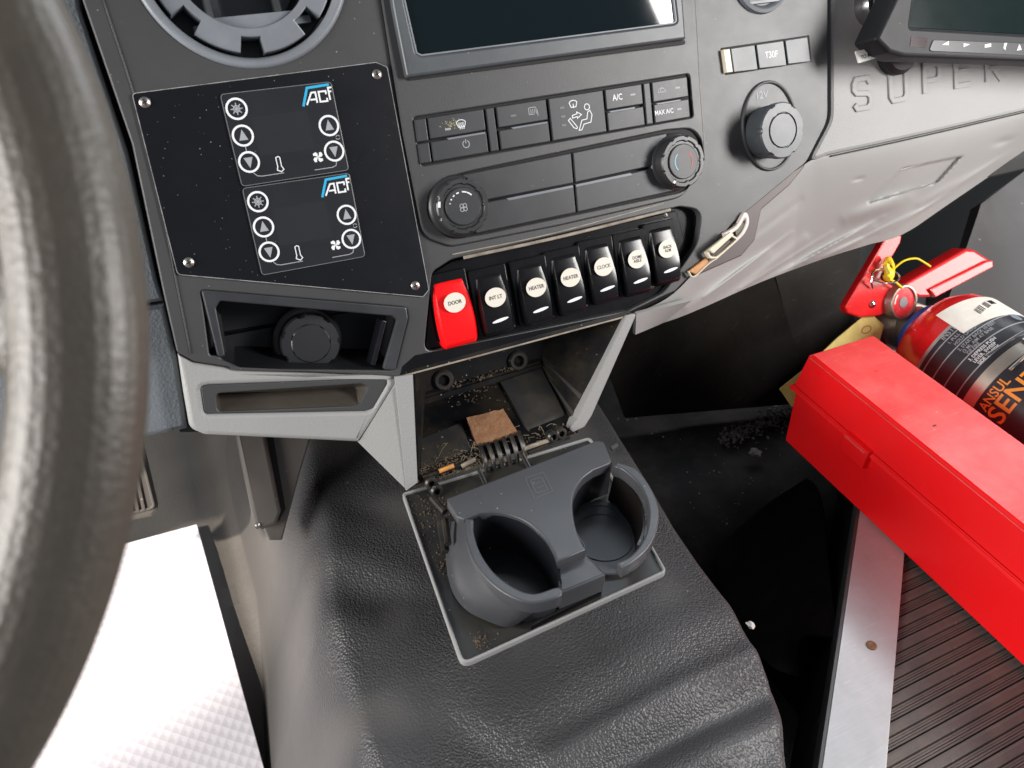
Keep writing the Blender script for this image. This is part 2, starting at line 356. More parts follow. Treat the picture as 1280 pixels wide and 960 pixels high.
# ================================================================ THE SETTING: floor, tunnel, footwell
def sm(a, b, x):
    t = max(0.0, min(1.0, (x-a)/(b-a))); return t*t*(3-2*t)
ZF = -0.62
LEFT = [(0.35, -0.262), (0.06, -0.268), (-0.06, -0.280), (-0.17, -0.300), (-0.30, -0.305), (-1.2, -0.33)]
RIGHT = [(0.35, 0.10), (0.0, 0.094), (-0.09, 0.085), (-0.19, 0.071), (-0.30, 0.062), (-0.39, 0.045), (-0.46, 0.0), (-1.2, -0.3)]
def lin(tab, y):
    for (y0, x0), (y1, x1) in zip(tab, tab[1:]):
        if y >= y1: return x0+(x1-x0)*max(0, min(1, (y0-y)/(y0-y1)))
    return tab[-1][1]
def seg_d(p, a, b):
    p, a, b = Vector(p), Vector(a), Vector(b); d = b-a; t = max(0, min(1, (p-a).dot(d)/d.length_squared)); return (p-a-d*t).length, t
RID = [  # folds of the vinyl cover: (from px, to px, width, height)
    ((690, 945), (965, 800), 0.011, 0.008), ((735, 975), (985, 845), 0.010, -0.011), ((640, 900), (930, 745), 0.022, 0.004), ((780, 1005), (1000, 885), 0.012, 0.009), ((560, 905), (700, 1000), 0.014, -0.004),
    ((400, 560), (420, 690), 0.02, 0.004), ((420, 690), (510, 715), 0.022, 0.004), ((410, 765), (470, 790), 0.022, 0.004), ((430, 740), (520, 745), 0.018, -0.003),
    ((540, 780), (480, 900), 0.03, 0.004), ((450, 880), (600, 960), 0.02, -0.003), ((430, 630), (500, 640), 0.02, -0.004)]
RIDW = [(H(*a, -0.36), H(*b, -0.36), w_, h_) for a, b, w_, h_ in RID]
def cover_z(x, y):
    xl, xr = lin(LEFT, y), lin(RIGHT, y)
    ls = sm(xl-0.125, xl+0.015, x); rs = 1-sm(xr-0.012, xr+0.05, x)
    top = -0.36+0.030*sm(-0.02, 0.16, y)+0.004*noise.noise((x*9, y*9, 0))+0.006*noise.noise((x*4, y*4, 3))
    top -= 0.02*sm(0.10, 0.0, abs(x-xr))*0.6
    for a, b, w_, h_ in RIDW:
        d, t = seg_d((x, y), a, b); top += h_*math.exp(-(d/w_)**2)*(0.4+0.6*math.sin(math.pi*min(1, max(0, 0.15+0.7*t))))
    return ZF-0.01+(top-ZF+0.01)*min(ls, rs), ls*rs
bm = bmesh.new(); ga = []; rows = []
ys = [0.34-i*0.0045 for i in range(int(1.1/0.0045))]
xs = [-0.42+i*0.0045 for i in range(int(0.62/0.0045))]
V = []
for y in ys:
    r = []
    for x in xs:
        z, g = cover_z(x, y); r.append(bm.verts.new((x, y, z)))
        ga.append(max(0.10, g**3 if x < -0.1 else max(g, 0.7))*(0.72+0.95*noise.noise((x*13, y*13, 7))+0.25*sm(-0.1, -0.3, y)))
    V.append(r)
for a, b in zip(V, V[1:]):
    for i in range(len(a)-1): bm.faces.new((a[i], b[i], b[i+1], a[i+1]))
me = fin(bm, 'engine_tunnel_cover', 0)
for p in me.polygons: p.use_smooth = True
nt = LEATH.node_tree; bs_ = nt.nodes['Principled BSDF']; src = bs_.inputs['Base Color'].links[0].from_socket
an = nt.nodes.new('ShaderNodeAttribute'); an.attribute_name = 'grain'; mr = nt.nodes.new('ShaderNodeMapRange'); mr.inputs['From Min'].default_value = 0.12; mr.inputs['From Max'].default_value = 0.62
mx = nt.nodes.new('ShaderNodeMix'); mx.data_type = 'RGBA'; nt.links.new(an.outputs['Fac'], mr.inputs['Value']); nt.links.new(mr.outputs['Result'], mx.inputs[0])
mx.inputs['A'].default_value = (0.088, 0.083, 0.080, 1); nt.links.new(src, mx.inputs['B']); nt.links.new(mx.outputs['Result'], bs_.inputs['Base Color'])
at = me.attributes.new('grain', 'FLOAT', 'POINT')
for i, g in enumerate(ga): at.data[i].value = g
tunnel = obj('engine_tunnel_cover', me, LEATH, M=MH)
tag(tunnel, kind='structure')
# driver's floor: smooth, slightly rolling vinyl, ramping up towards the pedals
rows = []
for j in range(70):
    y = 1.0-j*0.032; r = []
    for i in range(56):
        x = -1.6+i*0.0235
        z = ZF+0.022+0.15*sm(0.32, 0.75, y)+0.006*noise.noise((x*6, y*6, 1))
        z += 0.014*math.exp(-((x+0.42)/0.03)**2)*sm(0.1, 0.25, y)
        z += (0.10)*sm(-0.37, -0.30, x)
        r.append((x, y, z))
    rows.append(r)
me = fin(grid_bm(rows), 'driver_floor', 60); floor = obj('driver_floor', me, FLOORM, M=MH); tag(floor, kind='structure')
# passenger footwell floor
rows = []
for j in range(60):
    y = 0.75-j*0.03; r = []
    for i in range(50):
        x = 0.0+i*0.024
        r.append((x, y, -0.645+0.02*noise.noise((x*5, y*5, 4))+0.12*sm(0.30, 0.55, y)))
    rows.append(r)
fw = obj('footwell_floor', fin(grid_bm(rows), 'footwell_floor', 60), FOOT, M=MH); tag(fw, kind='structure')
# firewall and kick panels
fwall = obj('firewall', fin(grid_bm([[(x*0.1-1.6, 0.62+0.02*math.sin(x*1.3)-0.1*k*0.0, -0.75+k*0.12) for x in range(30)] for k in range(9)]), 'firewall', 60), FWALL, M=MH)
tag(fwall, kind='structure')
def Wpt(M, h, px): u = onplane(M, h, *px); return M @ Vector((u[0], u[1], h))
def quad_world(name, pts, thick, m, parent=None, **k):
    c = [Vector(p) for p in pts]; n = 10
    rows = [[tuple((c[0]*(1-i/n)+c[1]*i/n)*(1-j/n)+(c[3]*(1-i/n)+c[2]*i/n)*j/n) for i in range(n+1)] for j in range(n+1)]
    return obj(name, fin(grid_bm(rows, thick), name, 40), m, parent, MH)
kick = thing('footwell_side_wall', 'dark dusty plastic wall panels at the far side of the passenger footwell', 'wall panel', (0.75, 0.3, -0.62), MH)
MX = Matrix(((0, 0, 1, 0), (1, 0, 0, 0), (0, 1, 0, 0), (0, 0, 0, 1)))       # plane of constant x: (y, z, x)
def X(px, x): u = onplane(MX, x, *px); return (x, u[0], u[1])
A = [H(950, 345, -0.30), H(1045, 560, -0.62), H(1500, 560, -0.62), H(1300, 250, -0.30)]
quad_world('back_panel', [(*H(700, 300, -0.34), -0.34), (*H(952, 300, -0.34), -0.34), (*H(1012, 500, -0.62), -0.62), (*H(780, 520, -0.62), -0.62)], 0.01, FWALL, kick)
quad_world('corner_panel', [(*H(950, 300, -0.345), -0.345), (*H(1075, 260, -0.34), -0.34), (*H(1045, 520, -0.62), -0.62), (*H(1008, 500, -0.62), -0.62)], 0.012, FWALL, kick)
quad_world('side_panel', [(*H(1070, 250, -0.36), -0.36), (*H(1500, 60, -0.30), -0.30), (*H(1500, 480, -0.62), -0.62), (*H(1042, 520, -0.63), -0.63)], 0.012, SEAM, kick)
o = quad_world('lower_door_panel', [(*H(1213, 262, -0.33), -0.33), (*H(1420, 115, -0.28), -0.28), (*H(1420, 470, -0.45), -0.45), (*H(1172, 400, -0.42), -0.42)], 0.02, DOORG)
tag(o, 'grey plastic door panel behind the raised red handles of the fire extinguisher', 'door panel')
# swept dusty debris in the footwell
bm = bmesh.new()
for k in range(600):
    t = random.random(); px = 905+t*105+random.gauss(0, 6); py = 548-t*42+random.gauss(0, 8*(0.6+t))
    x, y = H(px, py, -0.63); s = random.uniform(0.0005, 0.0026); 
    b = bmesh.ops.create_icosphere(bm, subdivisions=1, radius=s, matrix=Matrix.Translation((x, y, -0.632+0.12*sm(0.30, 0.55, y)+s*0.4)))
deb = obj('swept_dust', fin(bm, 'swept_dust'), mat('pale_dust', (0.10, 0.085, 0.07), 0.9, mottle=0.8, mscale=90, mcol=(0.2, 0.17, 0.15)), M=MH); tag(deb, kind='stuff')
bm = bmesh.new()
for k in range(60):
    px = random.uniform(800, 1010); py = random.uniform(540, 800)
    if px < 800+(py-540)*0.6: continue
    x, y = H(px, py, -0.63); s = random.uniform(0.0003, 0.0012)
    bmesh.ops.create_icosphere(bm, subdivisions=1, radius=s, matrix=Matrix.Translation((x, y, -0.628)))
tag(obj('floor_crumbs', fin(bm, 'floor_crumbs'), mat('pale_crumb', (0.4, 0.36, 0.32), 0.9), M=MH), kind='stuff')
def blob(name, px, z, s, m, label, seed=0, flat=0.4):
    bm = bmesh.new(); bmesh.ops.create_icosphere(bm, subdivisions=3, radius=s); x, y = H(*px, z)
    for v in bm.verts: v.co *= 1+0.45*noise.noise(v.co*(1.6/s)+Vector((seed, 0, 0))); v.co.z *= flat
    tag(obj(name, fin(bm, name), m, M=MH, loc=(x, y, z+s*flat*0.6)), label, 'debris')
PCR = mat('white_chip', (0.55, 0.53, 0.5), 0.8)
blob('crumb', (938, 782), -0.40, 0.0042, PCR, 'small white chip at the edge of the black vinyl cover beside the aluminium strip', 3)
blob('lint', (944, 567), -0.625, 0.009, MATS['pale_dust'], 'grey lump of lint on the footwell floor left of the red box', 8)

# ================================================================ DASHBOARD
dash = thing('dashboard', 'moulded charcoal and light grey vehicle dashboard holding screen, climate controls and switches', 'dashboard', (0, -0.1, -0.01))
fo = fillet(Dl([(60, -300), (1035, -300), (1035, 150), (1008, 203), (915, 280), (872, 335), (842, 366), (786, 394), (497, 471), (430, 467), (300, 461), (243, 452), (221, 440), (205, 370), (165, 180), (103, 0)]), [0]*2+[0.03, 0.02, 0.01, 0.01, 0.01]+[0.004]*9)
cub = fillet(Dl([(251, 362), (262, 363), (508, 384), (510, 398), (494, 463), (292, 461), (272, 444), (262, 445)]), 0.006)
sw = fillet(Dl([(540, 340), (565, 324), (850, 258), (878, 262), (872, 305), (830, 366), (786, 388), (530, 441)]), [0.01, 0.02, 0.02, 0.02, 0.03, 0.03, 0.004, 0.008])
vent_c = D(300, -57); vent_r = rpx(300, -57, 140)
fascia = solid('fascia', [fo, circ(*vent_c, vent_r-0.004, 64), cub, sw], -0.03, 0, CHAR, dash, bev=0.0012, seg=2)
# chamfered edge strip shaped to give a highlight line down the left of the fascia
le = Dl([(103, -20), (166, 178), (206, 368), (222, 446)], 0)
solid('edge_moulding', ribbon([(p[0]+0.010, p[1]) for p in cr(le, 6)], 0.0012), -0.002, 0.0008, CHAR, dash, bev=0.0003)
# centre bezel standing proud, with two openings
cb = fillet(Dl([(450, -150), (855, -170), (867, 0), (873, 110), (880, 205), (852, 246), (700, 281), (563, 308), (528, 296), (503, 170), (476, 0)]), [0, 0, 0, 0, 0.02, 0.03, 0, 0.02, 0.02, 0, 0])
strip_o = fillet(Dl([(515, 147), (859, 93), (864, 147), (525, 208)]), 0.003)
row_o = fillet(Dl([(556, 222), (592, 213), (830, 163), (866, 160), (886, 200), (866, 232), (846, 241), (600, 293), (560, 300), (532, 270), (535, 240)]), 0.02)
solid('centre_bezel', [cb, strip_o, row_o], 0, 0.0035, CHAR, dash, bev=0.0012)
solid('bezel_groove', ribbon([p for p in cb], 0.0016, True), -0.0005, 0.0004, SEAM, dash)
solid('worn_bezel_highlight', ribbon(cr(Dl([(864, -100), (869, 0), (875, 105), (882, 196)], 0.001), 5), 0.0007), -0.0005, 0.0009, SHINE, dash)  # bright strip paints the edge's highlight together with its wear
solid('gloss_band', fillet(Dl([(519, 444), (786, 390), (832, 368), (846, 362), (842, 367), (786, 393.5), (500, 469), (503, 458)]), 0.0006), 0.0, 0.0007, GLOSS, dash, bev=0.0003)
# ledge above the switch bank with a worn metal-looking edge
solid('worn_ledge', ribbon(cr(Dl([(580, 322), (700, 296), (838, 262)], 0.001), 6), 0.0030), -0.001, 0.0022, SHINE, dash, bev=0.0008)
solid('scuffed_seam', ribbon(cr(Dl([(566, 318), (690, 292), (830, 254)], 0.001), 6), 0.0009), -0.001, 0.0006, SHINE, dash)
# lower light grey trim
lt = fillet(Dl([(222, 442), (243, 453), (300, 462), (430, 468), (506, 469), (448, 553), (256, 544), (237, 536), (229, 490)], -0.001), [0, 0.003, 0, 0, 0, 0.002, 0.01, 0.01, 0])
slot = fillet(Dl([(251, 484), (262, 482), (483, 474), (484, 480), (466, 511), (458, 514), (256, 518)], 0), 0.004)
solid('lower_trim', [lt, slot], -0.045, -0.001, LGREY, dash, bev=0.004, seg=3, bottom=True)
def dpatch(name, rows, m, parent, thick=0.0, sm_=40): return obj(name, fin(grid_bm(rows, thick), name, sm_), m, parent)
def d3(x, y, h): return (*D(x, y, h), h)
def strip3(a, b, n=6): return [[tuple(Vector(p)*(1-i/n)+Vector(q)*i/n) for i in range(n+1)] for p, q in zip(a, b)]
# wedge facet and the column beside the cavity
bmw = bmesh.new(); tw = [Vector(d3(502, 470, 0.0035)), Vector(d3(448, 553, -0.003)), Vector(d3(509, 613, 0.0098))]
f1 = [bmw.verts.new(p) for p in tw]; f2 = [bmw.verts.new(p-Vector((0, 0, 0.012))) for p in tw]; bmw.faces.new(f1); bmw.faces.new(f2[::-1])
for i in range(3): bmw.faces.new((f1[i-1], f2[i-1], f2[i], f1[i]))
bmesh.ops.recalc_face_normals(bmw, faces=bmw.faces); obj('trim_wedge', fin(bmw, 'trim_wedge', 0), LGREY, dash)
dpatch('cavity_left_post', strip3([d3(494, 471, 0.0045), d3(508, 613, 0.0102)], [d3(516, 468, 0.0045), d3(522, 603, 0.0102)]), LGREY, dash, -0.004, 0)
solid('cavity_right_post', fillet(Dl([(783, 394), (797, 391), (740, 520), (731, 534), (716, 541), (711, 536), (722, 524)], 0.004), 0.003), -0.02, 0.004, LGREY, dash, bev=0.0015)
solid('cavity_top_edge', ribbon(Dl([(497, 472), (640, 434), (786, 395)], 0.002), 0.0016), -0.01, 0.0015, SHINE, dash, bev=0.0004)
dpatch('trim_flare', strip3([d3(792, 390, -0.002), d3(791, 416, -0.012)], [d3(862, 372, -0.008), d3(826, 400, -0.03)]), LGREY2, dash, -0.004)
# flat pad above the glove compartment, with raised lettering
up = fillet(Dl([(1036, -200), (1500, -260), (1500, 85), (1282, 138), (1180, 162), (1100, 180), (1035, 194), (1008, 204), (1037, 150)], -0.006), [0]*7+[0.01, 0.03])
solid('dash_pad', up, -0.05, -0.004, LGREY, dash, bev=0.004)
LET = {'S': [[(1, .82), (.85, 1), (.15, 1), (0, .85), (0, .65), (.15, .53), (.85, .47), (1, .35), (1, .15), (.85, 0), (.15, 0), (0, .16)]], 'U': [[(0, 1), (0, .15), (.15, 0), (.85, 0), (1, .15), (1, 1)]],
       'P': [[(0, 0), (0, 1), (.85, 1), (1, .85), (1, .58), (.85, .44), (.1, .44)]], 'E': [[(1, 1), (0, 1), (0, 0), (1, 0)], [(.12, .5), (.85, .5)]], 'R': [[(0, 0), (0, 1), (.85, 1), (1, .85), (1, .6), (.85, .46), (.12, .46)], [(.5, .40), (1, 0)]]}
for ch, px in zip('SUPER', [(1077, 117), (1122, 107), (1164, 98), (1203, 89), (1242, 84)]):
    u, v = D(*px, -0.004); bmL = bmesh.new()
    for k, st in enumerate(LET[ch]): solid_bm(ribbon([(u+(x-.5)*0.0225, v+(y-.5)*0.030) for x, y in st], 0.0060), -0.006, -0.0022-0.0002*k, 0.0009, 2, bm=bmL)
    obj('raised_letter', fin(bmL, 'raised_letter'), LGREY, dash)
# sculpted lower dash (glove compartment side): curves away under the pad
TOPC = cr([(788, 395), (835, 372), (870, 338), (914, 283), (965, 240), (1008, 204), (1035, 194), (1100, 180), (1180, 162), (1282, 138), (1500, 85)], 26)
BOTC = cr([(797, 412), (840, 400), (880, 384), (920, 366), (960, 349), (1000, 334), (1040, 320), (1085, 306), (1130, 292), (1205, 242), (1500, 40)], 26)
SR = [((862, 385), (958, 318), 7, .007), ((905, 378), (1005, 298), 6, .006), ((955, 352), (1090, 282), 5, .006), ((1010, 330), (1075, 300), 4, .006), ((880, 345), (985, 262), 12, .004),
      ((1060, 274), (1132, 246), 9, .008), ((1150, 255), (1270, 190), 5, .004), ((1245, 180), (1262, 174), 4, -.004), ((1066, 226), (1080, 222), 2, -.002), ((880, 372), (990, 290), 2.2, .003), ((925, 362), (1040, 290), 2.2, .003), ((975, 343), (1105, 270), 2.2, .003), ((1030, 322), (1150, 262), 2.2, .0025), ((1120, 285), (1260, 190), 2.5, .0025), ((1100, 292), (1200, 236), 2.0, .002), ((935, 300), (1000, 250), 5, -.003), ((1180, 262), (1290, 200), 6, .004)]
rows = []
for (ax, ay), (bx, by) in zip(TOPC, BOTC):
    r = []
    for k in range(81):
        t = k/80; x = ax+(bx-ax)*t; y = ay+(by-ay)*t
        h = -0.008-0.075*t**1.35*min(1, max(0.25, (ax-800)/200))
        for a, b, w_, hh in SR:
            d, q = seg_d((x, y), a, b); h += 0.9*hh*math.exp(-(d/w_)**2)*math.sin(math.pi*(0.12+0.76*q))
        # parallelogram step
        if 1085 < x < 1215:
            e = (y-(248-(x-1085)*0.30)); f = (y-(211-(x-1125)*0.21)); g = (x-1126)+(y-212)*1.05
            h -= 0.006*sm(-0.5, 1.5, f)*sm(1.0, -1.0, e-6)*sm(-0.5, 1.5, g)*sm(1204, 1199, x+(y-195)*0.9)
        r.append(d3(x, y, h))
    rows.append(r)
dpatch('glove_panel', rows, LGREY2, dash, 0.0, 60)
solid('dash_crease', ribbon(cr(Dl([(1040, 195), (1100, 182), (1180, 164), (1282, 140), (1400, 112)], -0.006), 4), 0.0015), -0.012, -0.0058, SEAM, dash)
solid('glove_highlight_edge', ribbon(Dl([(1124, 213), (1200, 192)], -0.024), 0.0018), -0.03, -0.0255, LGREY, dash, bev=0.0005)
# left knee bolster and side panels
solid('side_panel', Dl([(-150, -200), (75, -200), (100, 10), (160, 190), (196, 350), (204, 376), (130, 388), (-150, 430)], -0.016), -0.05, -0.016, BLUEG, dash, bev=0.003, seg=3)
solid('knee_panel', Dl([(-150, 434), (130, 391), (205, 380), (222, 450), (231, 510), (234, 536), (175, 548), (20, 594), (-150, 643)], -0.018), -0.06, -0.018, BLUEG, dash, bev=0.004, seg=3)
# inner gap
solid('panel_gap', Dl([(60, -150), (130, -150), (200, 200), (260, 540), (225, 540), (190, 380), (140, 180), (80, 0)], -0.04), -0.06, -0.04, SEAM, dash)
# hidden dash body behind everything, so nothing shows through from the side
obj('dash_body', fin(box_bm(-0.9, -0.16, -0.30, 0.95, 0.42, -0.075, 0.02), 'dash_body'), SEAM, dash)
# ================================================================ pockets in the dash
def pocket(name, outer, inner, h0, h1, m, parent):
    bm = bmesh.new(); a = [bm.verts.new((*p, h0)) for p in outer]; b = [bm.verts.new((*p, h1)) for p in inner]
    for i in range(len(a)): bm.faces.new((a[i-1], b[i-1], b[i], a[i]))
    bm.faces.new(b); return obj(name, fin(bm, name, 50), m, parent)
# cubby with a capped socket
cubby = thing('storage_cubby', 'recessed black cubby with a capped round socket, under the black climate controller plate', 'cubby', (*D(380, 420), -0.03))
co = offs(cub if area2(cub) > 0 else cub[::-1], -0.0005)
pocket('liner', co, [(p[0]+0.002, p[1]+0.004) for p in offs(co, 0.008)], -0.001, -0.045, mat('cubby_liner', (0.006, 0.007, 0.009), 0.5), cubby)
fr = fillet(Dl([(251, 362), (262, 363), (508, 384), (510, 398), (494, 463), (478, 462), (496, 400), (490, 395), (275, 376), (270, 385), (282, 446), (272, 446)], 0.001), 0.003)
solid('rim', fr, -0.002, 0.0018, CHAR2, cubby, bev=0.0012)
solid('pocket_lip', fillet(Dl([(478, 400), (484, 402), (470, 458), (464, 457)], 0.0), 0.001), -0.02, -0.0015, PBLK, cubby, bev=0.001)
solid('pocket_slit', Dl([(272, 392), (276, 394), (284, 440), (280, 441)], 0.0), -0.01, -0.0012, SEAM, cubby)
sc = D(383, 424, -0.04)
SOCK = mat('socket_cap_plastic', (0.016, 0.017, 0.02), 0.4, rvar=0.05)
def lug(n, amt, duty=0.5, lo=0, hi=9):
    return lambda a, r, h: 1+(amt if (a*n/(2*math.pi)) % 1 < duty else 0)*(1 if lo <= h <= hi else 0)
obj('socket_ring', fin(lathe_bm([(0.030, -0.045), (0.030, -0.032), (0.028, -0.030), (0.0255, -0.030), (0.025, -0.034), (0.02, -0.034)], *sc, n=56), 'socket_ring'), SOCK, cubby)
obj('socket_cap', fin(lathe_bm([(0.0235, -0.034), (0.0240, -0.018), (0.0228, -0.0150), (0.0170, -0.0146), (0.0165, -0.0155), (0.0158, -0.0142), (0.001, -0.014)], *sc, n=96, notch=lug(7, 0.07, 0.72, -0.033, -0.0149)), 'socket_cap'), SOCK, cubby)
# slot pocket
sp = thing('coin_slot', 'shallow dark grey slot pocket set into the light grey trim below the cubby', 'pocket', (*D(360, 500), -0.02))
so = offs(slot if area2(slot) > 0 else slot[::-1], -0.0003)
si = fillet(Dl([(270, 492), (452, 480), (461, 484), (450, 505), (440, 508), (272, 515)], -0.001), 0.004)
solid('rim', [so, si], -0.02, -0.0022, CHAR, sp, bev=0.001)
pocket('liner', si, [(p[0], p[1]+0.004) for p in offs(si if area2(si) > 0 else si[::-1], 0.004)], -0.004, -0.035, mat('slot_liner', (0.05, 0.042, 0.034), 0.5, mottle=0.4), sp)
# ================================================================ round air vents
def rbox_uv(cx, cy, w, h, r=0.001): return fillet(rect(cx-w/2, cy-h/2, cx+w/2, cy+h/2), r)
av = thing('air_vent', 'round grey air vent with a notched dial at the upper left of the dash', 'air vent', (*vent_c, -0.01))
cx, cy = vent_c; r = vent_r
obj('outer_ring', fin(lathe_bm([(r+0.001, -0.004), (r+0.001, 0.001), (r-0.001, 0.0028), (r-0.0045, 0.0024), (r-0.0075, -0.004), (r-0.008, -0.05)], cx, cy, 96), 'outer_ring', 60), VENT, av)
av_f = [f for f in ()]
bm = bmesh.new()
def dial_r(a):  # outer edge with notches
    k = (math.degrees(a)+13) % 45
    return r-0.0225 if k < 15 else r-0.0105
outer = []
for i in range(0, 720):
    a = 2*math.pi*i/720; outer.append((cx+dial_r(a)*math.cos(a), cy+dial_r(a)*math.sin(a)))
keep = [p for i, p in enumerate(outer) if i % 6 == 0 or abs(dial_r(2*math.pi*i/720)-dial_r(2*math.pi*(i+1)/720)) > 1e-4 or abs(dial_r(2*math.pi*i/720)-dial_r(2*math.pi*(i-1)/720)) > 1e-4]
solid('dial', [keep, circ(cx, cy, r-0.029, 72)], -0.02, -0.003, VENT, av, bev=0.0012)
obj('bowl', fin(lathe_bm([(r-0.008, -0.004), (r-0.010, -0.022), (r-0.03, -0.024), (r-0.034, -0.05), (0.001, -0.055)], cx, cy, 64), 'bowl', 60), VDARK, av)
for du in (-0.028, 0.018):
    bm = bmesh.new(); 
    bm = grid_bm([[(cx+du+0.0035*math.sin(a)*k + (0.010 if k else 0)*0, cy-0.055+0.11*t, -0.012-0.03*k) for t in [j/8 for j in range(9)]] for a, k in ((1, 0), (1, 0.5), (1, 1))], 0.005)
    obj('vertical_vane', fin(bm, 'vertical_vane'), VDARK, av)
for dv in (-0.046, 0.0, 0.04):
    obj('cross_vane', fin(box_bm(cx-0.045, cy+dv-0.003, -0.040, cx+0.045, cy+dv+0.003, -0.014, 0.001), 'cross_vane'), VENT if dv < -0.04 else VDARK, av)
# inner louvre segment visible at the bottom
seg = [(cx+(r-0.029)*math.cos(math.radians(a)), cy+(r-0.029)*math.sin(math.radians(a))) for a in range(-128, -48, 4)]
solid('lower_louvre', seg, -0.03, -0.008, VENT, av, bev=0.001)
c2 = D(951, -28); r2 = rpx(951, -28, 45)
av2 = thing('air_vent', 'small chrome-rimmed round vent cut by the top edge of the picture above the three-button strip', 'air vent', (*c2, 0))
obj('outer_ring', fin(lathe_bm([(r2+0.001, -0.001), (r2, 0.004), (r2-0.003, 0.005), (r2-0.007, 0.001), (r2-0.007, -0.002)], *c2, 64), 'outer_ring', 60), VENT, av2)
obj('bowl', fin(lathe_bm([(r2-0.006, 0.0005), (r2-0.010, 0.0008), (0.001, 0.0004)], *c2, 48), 'bowl', 60), VDARK, av2)
for dv in (-0.022, -0.010, 0.004):
    obj('cross_vane', fin(box_bm(c2[0]-0.019, c2[1]+dv-0.0015, 0.0005, c2[0]+0.019, c2[1]+dv+0.0015, 0.004, 0.0005), 'cross_vane'), VENT, av2)
# ================================================================ head unit screen
hu = thing('touch_screen', 'glossy dark touch screen in a wide grey bezel at the top of the centre stack', 'screen', (*D(680, 60), 0.003))
bo = fillet(Dl([(462, -190), (833, -230), (850, -60), (858, 49), (509, 97), (492, 10)], 0.011), [0.004, 0.004, 0, 0.002, 0.003, 0])
si2 = fillet(Dl([(486, -150), (822, -190), (838, -40), (846, 27), (841, 29), (527, 69), (521, 66), (506, 0)], 0.011), [0.004, 0.004, 0, 0.003, 0.003, 0.004, 0.002, 0])
solid('bezel', [bo, si2], 0.0, 0.011, BEZEL, hu, bev=0.0025, seg=3)
solid('screen_frame', ribbon(si2, 0.0014, True), 0.002, 0.0108, MATS['vent_grey_plastic'], hu, bev=0.0003)
solid('glass', si2, 0.001, 0.0086, GLASS, hu)
solid('lower_lip', fillet(Dl([(511, 97), (856, 50), (857, 55), (513, 100)], 0.006), 0.001), 0.0, 0.006, SEAM, hu)
# ================================================================ climate controls
cc = thing('climate_control_panel', 'row of black climate buttons over a pair of round fan and temperature knobs', 'control panel', (*D(700, 200), 0))
solid('backplate', offs(strip_o if area2(strip_o) > 0 else strip_o[::-1], -0.0005), -0.001, 0.0008, SEAM, cc)
solid('backplate', offs(row_o if area2(row_o) > 0 else row_o[::-1], -0.0005), -0.001, 0.0006, SEAM, cc)
q0 = [D(517, 149, 0.005), D(859, 95, 0.005), D(863, 147, 0.005), D(525, 206, 0.005)]
def Q(s, t):
    a = Vector(q0[0])*(1-s)+Vector(q0[1])*s; b = Vector(q0[3])*(1-s)+Vector(q0[2])*s; return a*(1-t)+b*t
def button(s0, s1, t0, t1, h=0.0055, label=None):
    pts = [tuple(Q(s0, t1)+Vector((0.0005, 0.0004))), tuple(Q(s1, t1)+Vector((-0.0005, 0.0004))), tuple(Q(s1, t0)+Vector((-0.0005, -0.0004))), tuple(Q(s0, t0)+Vector((0.0005, -0.0004)))]
    o = solid('button', fillet(pts, 0.0008, 2), 0.0005, h, CHAR2, cc, bev=0.0009)
    return o
def bar(o, s, t, w, hgt, m, h=0.0056):
    p = Q(s, t); solid('indicator_lamp', rbox_uv(p.x, p.y, w, hgt, 0.0004), h-0.0004, h+0.00015, m, o)
B = [button(*a) for a in ((0, .040, 0, .52), (0, .040, .53, 1), (.042, .232, 0, .50), (.042, .232, .53, 1), (.236, .268, 0, 1), (.272, .452, 0, .50), (.272, .452, .53, 1), (.457, .664, 0, 1),
                         (.668, .815, 0, .50), (.668, .815, .53, 1), (.818, .848, 0, 1), (.852, 1, 0, .50), (.852, 1, .53, 1))]
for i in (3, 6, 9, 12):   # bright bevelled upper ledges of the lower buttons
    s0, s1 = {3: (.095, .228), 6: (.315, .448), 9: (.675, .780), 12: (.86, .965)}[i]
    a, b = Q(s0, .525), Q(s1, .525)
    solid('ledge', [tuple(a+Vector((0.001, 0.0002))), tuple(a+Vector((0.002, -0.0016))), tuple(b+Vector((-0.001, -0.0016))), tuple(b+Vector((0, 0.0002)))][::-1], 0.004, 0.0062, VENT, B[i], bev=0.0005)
for i, s, t, mm in ((2, .105, .33, PALE), (5, .330, .27, FADED), (8, .775, .23, PALE), (11, .955, .24, PALE), (12, .955, .75, PALE)): bar(B[i], s, t, 0.0052, 0.0016, mm)
for t in (.27, .47, .67): bar(B[7], .505, t, 0.0045, 0.0018, FADED)
def icon(name, strokes, c, sc_, w_, m, parent, h=0.0056, rot=0.0, closed=(), M=MD):
    bm = bmesh.new()
    for i, st in enumerate(strokes):
        pts = [(c[0]+(x*math.cos(rot)-y*math.sin(rot))*sc_, c[1]+(x*math.sin(rot)+y*math.cos(rot))*sc_) for x, y in st]
        ribs_bm(bm, pts, w_, h-0.0002, h+0.00012+i*0.00002, i in closed)
    return obj(name, fin(bm, name, 0), m, parent, M)
arc = lambda cx, cy, r, a, b, n=10, ry=None: [(cx+r*math.cos(math.radians(a+(b-a)*i/n)), cy+(ry or r)*math.sin(math.radians(a+(b-a)*i/n))) for i in range(n+1)]
wind = [arc(0, 0.1, 1, 20, 160, 8, .7), [(-.94, .35), (-.6, -.5), (.6, -.5), (.94, .35)]]
heat = [[(x, -.9), (x+.12, -.5), (x-.1, -.1), (x+.05, .35)] for x in (-.4, 0, .4)]
icon('defrost_icon', wind+heat, Q(.150, .27), 0.0045, 0.0006, WHITE, B[2])
p = Q(.118, .22); bm = bmesh.new()
